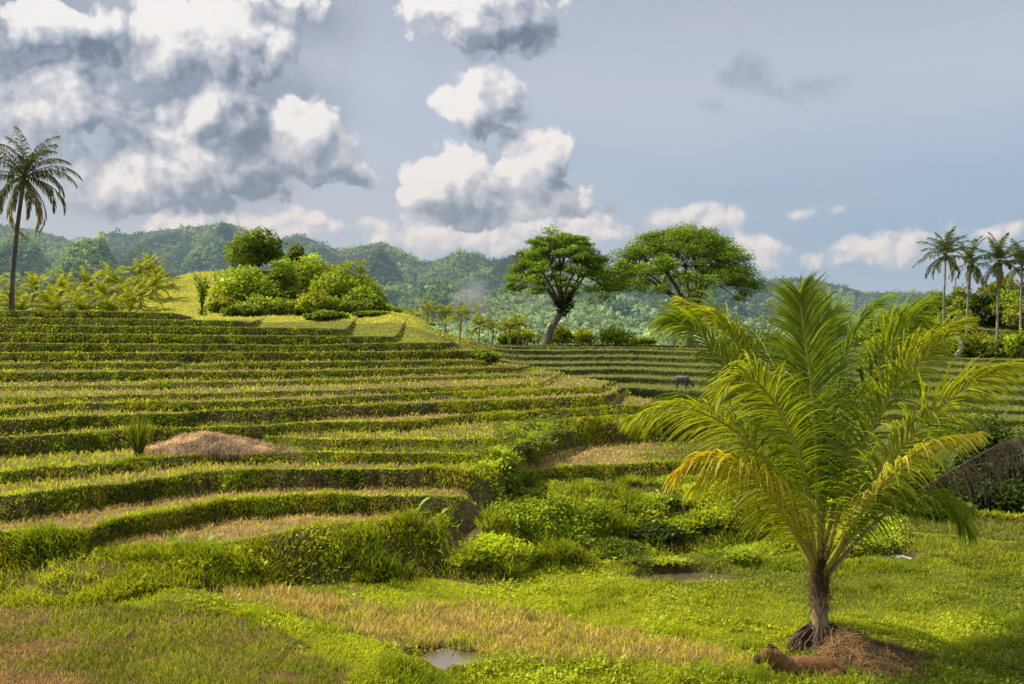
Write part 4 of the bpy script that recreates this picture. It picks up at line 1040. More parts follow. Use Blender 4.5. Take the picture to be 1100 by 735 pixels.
# ------------------------------------------------------------------ leafy trees and shrubs
def leaf_lobes(G, lobes, n, size, cols, g, flat=1.0, inner=0.55, var=0.5, downlean=-0.25):
    """lobes: (cx, cy, cz, rx, ry, rz); n cards per lobe scattered through its shell"""
    for (cx, cy, cz, rx, ry, rz) in lobes:
        d = unit(g.normal(size=(n, 3))); rr = inner + (1 - inner) * g.random((n, 1)) ** 0.6
        bump = 0.58 + 0.84 * vnoise(d[:, 0] * 2.4 + cx * 3, d[:, 2] * 2.4 + d[:, 1] * 1.7 + cz * 3, 5)[:, None]
        P = np.array([cx, cy, cz]) + d * rr * bump * np.array([rx, ry, rz])
        D = unit(d * np.array([1, 1, 0.4]) + g.normal(size=(n, 3)) * 0.7 + np.array([0, 0, downlean]))
        S = unit(np.cross(D, d * 0.7 + np.array([0, 0, 0.6]) + g.normal(size=(n, 3)) * 0.5))
        L = size * (0.6 + 0.8 * g.random(n))
        V, T = cards(P - D * (L * .5)[:, None], D, S, L, L * 0.40)
        tone = 0.70 + 0.6 * g.random()
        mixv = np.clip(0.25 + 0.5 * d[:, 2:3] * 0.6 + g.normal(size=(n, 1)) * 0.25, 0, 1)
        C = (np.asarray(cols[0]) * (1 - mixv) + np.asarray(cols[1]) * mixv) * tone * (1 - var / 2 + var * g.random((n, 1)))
        G.add(V, T, np.repeat(C, 4, 0))

def branchy(G, base, tips, r, col, g, fork=0.35, bow=0.12):
    """a tapered trunk to a fork and limbs out to the tips"""
    base = np.asarray(base, float); tips = [np.asarray(t, float) for t in tips]
    mid = base + (np.mean(tips, 0) - base) * fork
    P = bez([base, base * 0.5 + mid * 0.5 + g.normal(size=3) * r * np.array([1, 1, 0.2]), mid], 10)
    V, T = tube(P, r * (1.25 - 0.5 * np.linspace(0, 1, 10) + 0.5 * np.exp(-np.linspace(0, 12, 10))), 9)
    G.add(V, T, np.asarray(col))
    for t in tips:
        L = np.linalg.norm(t - mid); b = g.normal(size=3) * bow * L; b[2] = abs(b[2]) * 0.6
        P = bez([mid, mid * 0.5 + t * 0.5 + b * np.array([1, 1, .6]), t], 9)
        V, T = tube(P, np.linspace(r * 0.62, r * 0.10, 9), 6); G.add(V, T, np.asarray(col) * 0.95)

GREENS = dict(rain=((0.05, 0.085, 0.012), (0.22, 0.29, 0.025)), dark=((0.014, 0.026, 0.006), (0.058, 0.082, 0.012)), mid=((0.055, 0.085, 0.010), (0.185, 0.225, 0.02)), lime=((0.09, 0.125, 0.011), (0.27, 0.30, 0.026)), yellow=((0.11, 0.125, 0.014), (0.27, 0.275, 0.035)), olive=((0.055, 0.07, 0.015), (0.17, 0.18, 0.03)))  # dark: leaf colour deepened for the shadows in the bank under the palm
def tree(name, label, cat, px, d, bot, top, w, tone, seed, lobes=9, n=420, size=0.34, group=None, trunk=True, depth=1.0, leanpx=0, crown_from=0.30):
    """w: crown width in photo pixels at distance d; bot, top: photo rows of foot and top"""
    g = np.random.default_rng(seed)
    zb = zat(px, d) - 0.08; zt = EYE + (HY - top) / F * d
    H = zt - zb; R = w / F * d * 0.5; lx = leanpx / F * d
    t = thing(name, label, cat, ((px - CX) / F * d, d, zb), 0, group)
    LB = []
    for i in range(lobes):
        a = i * 2.4 + g.random(); q = math.sqrt((i + 0.5) / lobes); hz_ = g.random()
        zc = H * (crown_from + (0.86 - crown_from) * (1 - q ** 2 * 0.75) * (0.55 + 0.45 * hz_)) if i else H * 0.84
        rr = R * (0.36 + 0.22 * g.random())
        LB.append((lx * zc / H + math.cos(a) * q * R * 0.72, math.sin(a) * q * R * 0.72 * depth, zc, rr, rr * depth, min(rr * 0.8, H * 0.3)))
    if trunk:
        G = Geo(); branchy(G, (0, 0, -0.1), [(l[0] * .9, l[1] * .9, l[2]) for l in LB[:9]], max(0.07, H * 0.024), (0.14, 0.11, 0.08), g, fork=max(0.2, crown_from * 0.9))
        G.build('trunk', M['bark'], t, smooth=True)
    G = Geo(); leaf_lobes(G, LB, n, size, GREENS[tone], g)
    G.build('crown', M['leaf'], t)
    return t

def shrub(name, label, cat, px, d, bot, top, w, tone, seed, lobes=6, n=300, size=0.16, group=None):
    g = np.random.default_rng(seed)
    zb = zat(px, d) - 0.06; H = EYE + (HY - top) / F * d - zb; R = w / F * d * 0.5
    t = thing(name, label, cat, ((px - CX) / F * d, d, zb), 0, group)
    LB = []
    for i in range(lobes):
        a = i * 2.4 + g.random(); q = math.sqrt((i + 0.3) / lobes); rr = R * (0.36 + 0.2 * g.random())
        zc = H * (0.30 + 0.42 * (1 - q * q) * (0.5 + 0.5 * g.random()))
        LB.append((math.cos(a) * q * R * 0.7, math.sin(a) * q * R * 0.7, zc, rr, rr, H * (0.26 + 0.12 * g.random())))
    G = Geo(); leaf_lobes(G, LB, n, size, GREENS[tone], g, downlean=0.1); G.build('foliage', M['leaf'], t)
    G = Geo()
    for l in LB:
        V, T = tube(bez([(l[0] * .2, l[1] * .2, 0), (l[0] * .6, l[1] * .6, l[2] * .5), (l[0], l[1], l[2] + l[5] * .5)], 6), np.linspace(0.022, 0.006, 6) * max(1, H), 5); G.add(V, T, (0.13, 0.10, 0.06))
    G.build('stem', M['bark'], t)
    return t

# the wood on the knoll behind the top terraces
tree('broadleaf_tree', 'round green tree rising highest, on the crest of the yellow hillside', 'tree', 278, 100, 318, 249, 62, 'mid', 301, 14, 620, 0.26, crown_from=0.25)
tree('broadleaf_tree', 'dark green upright tree in front of the highest tree, above the bushes', 'tree', 301, 82, 350, 279, 46, 'mid', 302, 11, 520, 0.24, crown_from=0.15)
tree('broadleaf_tree', 'yellow-green bushy tree between the dark tree and the broad tree', 'tree', 331, 90, 345, 277, 58, 'lime', 303, 12, 520, 0.24, crown_from=0.15)
tree('broadleaf_tree', 'broad bright-topped tree with a shaded side, last big one of the wood', 'tree', 372, 78, 352, 284, 80, 'lime', 304, 16, 560, 0.24, crown_from=0.12)
tree('broadleaf_tree', 'low leafy tree at the foot of the broad bright-topped tree', 'tree', 386, 72, 352, 312, 58, 'mid', 305, 11, 480, 0.22, crown_from=0.08)
tree('broadleaf_tree', 'loose bright green tree leaning out beside the spindly sapling', 'tree', 262, 80, 343, 290, 70, 'lime', 306, 13, 520, 0.24, crown_from=0.08)
tree('broadleaf_tree', 'small brown-green tree peeping out behind the dark upright tree', 'tree', 316, 98, 340, 262, 30, 'olive', 307, 8, 380, 0.24, crown_from=0.2)
tree('broadleaf_tree', 'light green tree filling the gap behind the broad bright-topped tree', 'tree', 350, 92, 345, 286, 46, 'yellow', 308, 10, 420, 0.24, crown_from=0.1)
for i, (px, d, bot, top, w, tone, lab) in enumerate([
    (243, 76, 343, 318, 36, 'yellow', 'yellow leafy shrub at the end of the top terrace beside the spindly sapling'),
    (283, 73, 350, 316, 54, 'lime', 'rounded green shrub below the dark upright tree'),
    (313, 72, 351, 320, 52, 'mid', 'dull green shrub on the terrace edge below the wood'),
    (340, 71, 352, 312, 54, 'yellow', 'pale yellow-green shrub below the bushy tree'),
    (352, 66, 354, 333, 46, 'mid', 'low spreading shrub on the terrace edge below the broad tree'),
    (414, 80, 356, 326, 40, 'lime', 'light green shrub just past the broad tree of the wood'),
    (432, 90, 358, 334, 42, 'yellow', 'yellow shrub where the wood runs out onto the pale slope'),
    (455, 98, 362, 347, 46, 'lime', 'low light green shrub on the pale slope under the small palms'),
    (400, 68, 357, 334, 40, 'mid', 'small green shrub at the corner of the highest terraces'),
    (262, 70, 348, 326, 44, 'mid', 'low green shrub at the foot of the loose bright green tree')]):
    shrub('shrub', lab, 'shrub', px, d, bot, top, w, tone, 330 + i, 10, 380, 0.19)
# spindly sapling
def sapling():
    px, d = 217, 72; x, y, z = spot(px, d, 0.05); g = np.random.default_rng(9)
    t = thing('sapling', 'thin spindly sapling with upright leafy stems in front of the yellow hillside', 'tree', (x, y, z))
    H = EYE + (HY - 290) / F * d - z; G = Geo(); LB = []
    for k in range(6):
        a = k * 1.05; tip = np.array([math.cos(a) * 0.65 * (0.4 + 0.6 * g.random()), math.sin(a) * 0.5, H * (0.72 + 0.28 * g.random())])
        P = bez([(0, 0, -0.1), (tip[0] * 0.25, tip[1] * .25, tip[2] * 0.5), tip], 8); V, T = tube(P, np.linspace(0.05, 0.012, 8), 5); G.add(V, T, (0.12, 0.10, 0.07))
        for f in (0.45, 0.62, 0.8, 0.97):
            q = P[int(f * 7)]; LB.append((q[0], q[1], q[2], 0.20, 0.20, 0.26))
    G.build('trunk', M['bark'], t); G = Geo(); leaf_lobes(G, LB, 20, 0.17, GREENS['mid'], g, downlean=0.4)
    leaf_lobes(G, [(0, 0, 0.4, 0.35, 0.35, 0.4)], 90, 0.18, GREENS['mid'], g); G.build('crown', M['leaf'], t)
sapling()

# the two great rain trees
def rain_tree(label, px, d, bot, base_lean, crown, pads, seed, tone, nleaf=300):
    """crown: (left px, right px, top py, rim py)"""
    g = np.random.default_rng(seed)
    zb = zat(px, d) - 0.2; x0 = (px - CX) / F * d
    t = thing('rain_tree', label, 'tree', (x0, d, zb))
    l, r, tp, rim = crown; cxm = ((l + r) / 2 - px) / F * d; R = (r - l) / 2 / F * d; H = EYE + (HY - tp) / F * d - zb; Hr = EYE + (HY - rim) / F * d - zb
    PD = []
    for i in range(pads):
        a = i * 2.39996 + g.normal() * 0.2; q = math.sqrt((i + 0.5) / pads) * 0.94
        zc = Hr + (H - Hr) * (1 - q ** 2.8) * (0.90 + 0.1 * g.random()) - 0.3
        if i % 3 == 2: zc -= (0.8 + 2.4 * g.random()) * (0.5 + 0.5 * (1 - q))
        w = R * (0.10 + 0.11 * g.random()); ir = 0.86 + 0.28 * vnoise(np.array(math.cos(a) * 1.6 + seed), np.array(math.sin(a) * 1.6), seed)
        zc += g.normal() * 0.45 - (1.0 * q ** 3 * g.random() * 2.0)
        zc = max(zc, Hr - 0.7)
        PD.append((cxm + math.cos(a) * q * R * ir, math.sin(a) * q * R * 0.8, zc, w, w, w * (0.34 + 0.20 * g.random())))
    G = Geo(); G2 = Geo()
    fork = np.array([base_lean / F * d, 0.2, Hr * 0.62])
    P = bez([(0, 0, -0.2), (fork[0] * 0.35, 0.1, fork[2] * 0.45), fork], 14)
    V, T = tube(P, 0.62 * (1 - 0.35 * np.linspace(0, 1, 14)) * (1 + 0.5 * np.exp(-np.linspace(0, 14, 14))), 11); G.add(V, T, (0.23, 0.18, 0.14))
    nl = 8; limbs = []
    for k in range(nl):
        a = k * 2 * math.pi / nl + g.normal() * 0.25; q = (0.45 + 0.15 * g.random())
        e = np.array([cxm + math.cos(a) * q * R, math.sin(a) * q * R * 0.8, Hr + (H - Hr) * 0.45 * (1 - q * 0.4)])
        P = bez([fork - np.array([0, 0, 0.3]), fork * 0.6 + e * 0.4 + np.array([0, 0, 0.5]) + g.normal(size=3) * 0.25, e], 12)
        V, T = tube(P, np.linspace(0.33, 0.11, 12), 7); G.add(V, T, (0.13, 0.10, 0.08)); limbs.append(P)
    allp = np.concatenate([l_[3:] for l_ in limbs])
    for pd in PD:
        c = np.array(pd[:3]) - np.array([0, 0, pd[5] * .5]); k = np.argmin(np.linalg.norm(allp - c, axis=1) + 0.15 * np.maximum(allp[:, 2] - c[2], 0)); s = allp[k]
        P = bez([s, s * 0.45 + c * 0.55 + np.array([0, 0, 0.25]) + g.normal(size=3) * 0.2, c], 8); V, T = tube(P, np.linspace(0.10, 0.025, 8), 5); G.add(V, T, (0.12, 0.095, 0.075))
        for _ in range(3):
            e = c + g.normal(size=3) * np.array([pd[3], pd[3], pd[5]]) * 0.7; V, T = tube(np.array([c * .6 + s * .4, c * .4 + e * .6, e]), [0.035, 0.025, 0.012], 4); G.add(V, T, (0.12, 0.095, 0.075))
    # creeper round the fork
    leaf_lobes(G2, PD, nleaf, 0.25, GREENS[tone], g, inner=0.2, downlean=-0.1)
    G2.build('crown', M['leaf'], t)
    G.build('trunk', M['bark'], t, smooth=True)
    G3 = Geo(); leaf_lobes(G3, [(fork[0], -0.1, fork[2] - 0.1, 1.0, 1.0, 1.1), (fork[0] + 0.7, 0, fork[2] + 0.9, 1.1, 1.0, 0.9), (fork[0] - 0.6, 0, fork[2] + 1.0, 0.9, 1.0, 0.8), (fork[0] + 0.3, 0, fork[2] + 1.9, 1.2, 1.0, 0.9)], 260, 0.35, GREENS['dark'], g)
    G3.build('creeper', M['leaf'], t)
    return t
rain_tree('umbrella-crowned rain tree with a leaning bare trunk, the narrower of the two', 585, 150, 370, 20, (540, 664, 251, 307), 118, 41, 'rain', 340)
rain_tree('widest rain tree with spreading limbs and a broad umbrella crown, beside the thin grey pole', 741, 152, 372, 2, (643, 822, 245, 314), 175, 42, 'rain', 340)
for i, (px, d, bot, top, w, tone, lab) in enumerate([
    (660, 146, 368, 350, 40, 'lime', 'rounded green bush alone on the terrace rim between the rain trees'),
    (562, 152, 370, 350, 34, 'yellow', 'yellow-green bush in front of the narrower rain tree, on the palm side'),
    (603, 152, 370, 348, 30, 'lime', 'light bush directly beside the leaning trunk of the narrower rain tree'),
    (626, 156, 370, 353, 30, 'yellow', 'pale yellow bush between the leaning trunk and the rounded green bush'),
    (690, 156, 372, 361, 34, 'yellow', 'low yellow bush between the rounded green bush and the thin pole'),
    (545, 150, 370, 355, 26, 'mid', 'small green bush at the end of the row of small palms'),
    (800, 150, 374, 362, 40, 'lime', 'low bush behind the broad fronds beyond the widest rain tree')]):
    shrub('bush', lab, 'bush', px, d, bot, top, w, tone, 360 + i, 7, 260, 0.34)
# thin pole
def pole():
    d = 147.0; x = (724.5 - CX) / F * d; zb = zat(724.5, d) - 0.1; zt = EYE + (HY - 327) / F * d
    t = thing('pole', 'thin pale grey pole standing under the widest rain tree', 'pole', (x, d, zb))
    V, T = tube(np.array([[0, 0, 0], [0.02, 0, (zt - zb) * .5], [0.03, 0, zt - zb]]), [0.09, 0.075, 0.06], 8); link_mesh('shaft', V, T, M['metal'], None, t, True)
    G = Geo(); V, T = tube(np.array([[-0.35, 0, zt - zb - 0.25], [0.4, 0, zt - zb - 0.25]]), 0.035, 6); G.add(V, T, (0.3, 0.3, 0.3)); G.build('cross_arm', M['metal'], t)
pole()

# bushy slope under the palms, across the valley
slope = [(936, 122, 372, 338, 50, 'lime', 'bright bush at the near end of the bushy slope, behind the tall frond tips'), (962, 128, 374, 330, 46, 'yellow', 'yellow-green leafy tree low on the bushy slope'), (985, 124, 377, 322, 46, 'mid', 'green tree just before the tallest thin palm'),
         (1004, 134, 374, 313, 44, 'mid', 'darker tree behind the tallest thin palm'), (1028, 126, 378, 322, 44, 'lime', 'leafy bright tree between the tallest and the shorter thin palm'), (1033, 140, 372, 310, 40, 'olive', 'olive tree high on the slope behind the shorter palm'),
         (1056, 130, 378, 318, 42, 'dark', 'dark tree between the shorter palm and the full-crowned palm'), (1080, 128, 380, 316, 48, 'mid', 'green tree behind the full-crowned palm'), (1104, 124, 382, 318, 50, 'yellow', 'yellowish tree cut by the picture edge on the slope'),
         (1075, 145, 372, 300, 50, 'olive', 'tall olive tree at the top of the bushy slope'), (1120, 140, 380, 296, 60, 'dark', 'large dark tree at the far edge of the bushy slope')]
for i, (px, d, bot, top, w, tone, lab) in enumerate(slope):
    tree('broadleaf_tree', lab, 'tree', px, d, bot, top, w, tone, 400 + i, 9, 330, 0.40, crown_from=0.12)
for i, (px, d, bot, top, w, tone, lab) in enumerate([(950, 112, 381, 358, 50, 'yellow', 'low yellow bush at the foot of the slope behind the frond tips'), (990, 110, 382, 354, 40, 'lime', 'low bright bush at the foot of the tallest thin palm'), (1030, 110, 383, 356, 34, 'mid', 'low green bush at the foot of the shorter thin palm'),
        (1054, 109, 384, 354, 34, 'yellow', 'low yellow bush between the feet of the last two thin palms'), (1088, 108, 385, 350, 40, 'lime', 'low bright bush at the foot of the full-crowned palm')]):
    shrub('bush', lab, 'bush', px, d, bot, top, w, tone, 430 + i, 7, 260, 0.30)
# pale dead stump among the bushes
def stump():
    px, d = 1026, 109; zb = min(zat(px, d), EYE - (384 - HY) / F * d); t = thing('dead_tree', 'pale leafless forked tree trunk between the first two thin palms', 'tree', ((px - CX) / F * d, d, zb))
    G = Geo(); branchy(G, (0, 0, -0.1), [(-0.7, 0, 4.6), (0.6, 0.2, 4.9), (0.1, 0.1, 5.4)], 0.24, (0.42, 0.36, 0.28), np.random.default_rng(3), fork=0.55); G.build('trunk', M['bark'], t, True)
stump()

# bush on the nose of the hill and weeds on the terraces
shrub('bush', 'dark rounded bush on the end of a hill terrace', 'bush', 520, 46.5, 392, 375, 33, 'mid', 450, 9, 320, 0.13)
# thicket behind the young palm
for i, (px, d, top, w, tone, lab, kind) in enumerate([
    (1022, 30, 442, 84, 'mid', 'dense green bush under the far terraces, just past the yellow fronds', 0), (1064, 29, 440, 70, 'dark', 'tall dark leafy bush behind the dead brown frond', 0), (1102, 27, 462, 80, 'dark', 'dark bush under the tip of the dead brown frond', 0),
    (985, 27, 478, 70, 'mid', 'green bush behind the stalk of the dead brown frond', 0), (1046, 25.2, 508, 66, 'dark', 'shadowy low bush beneath the hanging dead leaflets', 0), (1092, 24.5, 515, 60, 'dark', 'shadowy bush at the picture edge under the dead frond', 0), (930, 26, 500, 84, 'mid', 'weedy green bush behind the hanging fronds, beside the palm trunk', 0), (1000, 24.4, 532, 80, 'mid', 'lowest leafy bush at the top of the shady meadow', 0),
    (866, 24.5, 520, 80, 'dark', 'dark weedy bush directly behind the palm trunk', 1), (800, 24.0, 526, 76, 'dark', 'dark leafy shrub behind the orange frond tips', 1), (735, 23.6, 530, 76, 'mid', 'leafy shrub on the bank beside the orange frond tips', 1),
    (705, 22.0, 560, 60, 'dark', 'low dark shrub at the foot of the weedy bank', 1)]):
    shrub('shrub', lab, 'shrub', px, d, 0, top, w, tone, 460 + i, 14, 380, 0.075 if kind else 0.10)

def tuft(label, px, d, bot, top, w, col, seed, n=260, splay=1.0):
    g = np.random.default_rng(seed); zb = zat(px, d) - 0.03; H = EYE + (HY - top) / F * d - zb; R = w / F * d * .5
    a = g.random(n) * 2 * np.pi; q = np.sqrt(g.random(n)); e = (0.15 + 0.75 * g.random(n)) * q * splay
    B = np.stack([np.cos(a) * q * R * .35, np.sin(a) * q * R * .35, np.zeros(n)], -1); D = unit(np.stack([np.cos(a) * e, np.sin(a) * e, np.ones(n)], -1))
    h = H * (0.6 + 0.5 * g.random(n)); s = np.linspace(0, 1, 5)
    P = B[:, None] + D[:, None] * (h[:, None] * s)[..., None]; P[..., 2] -= (0.28 * h * q)[:, None] * s ** 2.4
    P[..., :2] += (np.stack([np.cos(a), np.sin(a)], -1) * (0.22 * splay * h)[:, None])[:, None] * (s ** 2)[None, :, None]
    W = (0.006 + 0.004 * g.random(n))[:, None] * np.array([1, 1, .85, .6, .1]) * max(1, d / 20); S = np.stack([-np.sin(a), np.cos(a), np.zeros(n)], -1) + g.normal(size=(n, 3)) * .3
    V, T = strips(P, W, unit(S)); C = np.repeat(np.asarray(col) * (0.5 + 0.9 * g.random((n, 1))), 10, 0) * np.tile(np.repeat(np.array([.5, .7, .9, 1.05, 1.2]), 2), n)[:, None]
    o = link_mesh('grass_tuft', V, T, M['grass'], C); o.location = ((px - CX) / F * d, d, zb); tag(o, label, 'grass tuft')
tuft('tall upright grass tuft on the terrace step beside the straw heap', 149, 22.3, 468, 441, 17, (0.075, 0.09, 0.014), 1, 300, 0.35)
tuft('dark drooping grass clump at the foot of the grassy bank', 311, 18.2, 622, 578, 44, (0.10, 0.12, 0.02), 2, 380)
tuft('golden-topped grass clump above the gully on the weedy bank', 566, 23.6, 545, 518, 60, (0.24, 0.25, 0.035), 3, 420)
tuft('loose grass clump at the broken end of the terrace banks', 530, 22.8, 528, 494, 52, (0.17, 0.20, 0.025), 4, 360)
tuft('grass clump spilling over the bank end beside the tan field', 556, 25.0, 500, 470, 52, (0.15, 0.20, 0.02), 5, 360)
tuft('long yellow-green grass clump on top of the weedy bank, in the middle', 628, 23.9, 0, 512, 56, (0.14, 0.165, 0.02), 7, 420)
tuft('long grass clump on top of the weedy bank, next to the frond tips', 676, 24.2, 0, 508, 46, (0.12, 0.15, 0.018), 8, 360)
tuft('small grass clump where the field path meets the bank', 500, 21.5, 560, 540, 34, (0.17, 0.20, 0.025), 6, 220)

def broad_plant(label, px, d, bot, specs, name='taro_plant', cat='plant'):
    """specs: (azimuth deg, lift deg, length, half width, colour)"""
    zb = zat(px, d) - 0.02
    t = thing(name, label, cat, ((px - CX) / F * d, d, zb))
    for a, e, L, w, c in specs:
        L *= 0.72; w *= 0.85
        P = arc(math.radians(a), e, L, 55, 10); s = np.linspace(0, 1, 10)
        W = w * np.sin(np.pi * np.clip((s - 0.3) / 0.7, 0, 1)) ** 0.7 + 0.008; W[-1] = 0.004
        Sv = np.array([-math.sin(math.radians(a)), math.cos(math.radians(a)), 0.25]); V, T = strips(P[None], W[None], unit(Sv)[None]); link_mesh('leaf', V, T, M['leaf'], np.tile(np.asarray(c, float), (len(V), 1)), t)
    return t
YG = (0.14, 0.19, 0.02); PY_ = (0.36, 0.30, 0.03)
broad_plant('small plant with one yellow leaf and pale green leaves on the weedy bank', 446, 20.0, 584, [(170, 75, 0.62, 0.06, PY_), (10, 68, 0.66, 0.055, (0.24, 0.30, 0.13)), (-60, 60, 0.45, 0.06, YG), (-120, 50, 0.42, 0.06, YG), (60, 45, 0.4, 0.05, YG), (-20, 30, 0.40, 0.05, YG)])
broad_plant('bright broad-leaved young banana plant at the front of the grassy bank', 187, 16.9, 604, [(150, 78, 0.55, 0.085, YG), (20, 72, 0.5, 0.08, YG), (-80, 60, 0.42, 0.07, YG), (90, 55, 0.4, 0.07, YG)], 'banana_plant')
broad_plant('second bright broad-leaved banana plant, smaller, tilted over on the grassy bank', 216, 16.9, 603, [(30, 60, 0.52, 0.065, YG), (150, 65, 0.4, 0.06, YG), (-70, 50, 0.36, 0.06, YG)], 'banana_plant')
broad_plant('pale leafy weed near the foot of the gully', 471, 19.9, 590, [(20, 60, 0.4, 0.05, (0.18, 0.22, 0.08)), (140, 55, 0.35, 0.045, YG), (-90, 50, 0.35, 0.05, YG), (-30, 35, 0.3, 0.05, YG)])
# bluish palm sapling behind the dead frond
LIB_BLUE = palm_library(6, 1.9, 22, 0.36, 0.022, ((0.05, 0.10, 0.055), (0.14, 0.20, 0.12), (0.16, 0.2, 0.1)), 0.5)
zb = min(EYE - (500 - HY) / F * 28.0, zat(1018, 28.0))
coconut('palm_sapling', 'bluish-green palm sapling with open fronds in the thicket above the dead frond', 'palm tree', ((1016 - CX) / F * 27.4, 27.4, zb), 0.2, (0, 0), LIB_BLUE, (2, 3, 3, 2, 0, 0, 0), seed=61, nuts=False, scale=0.85)
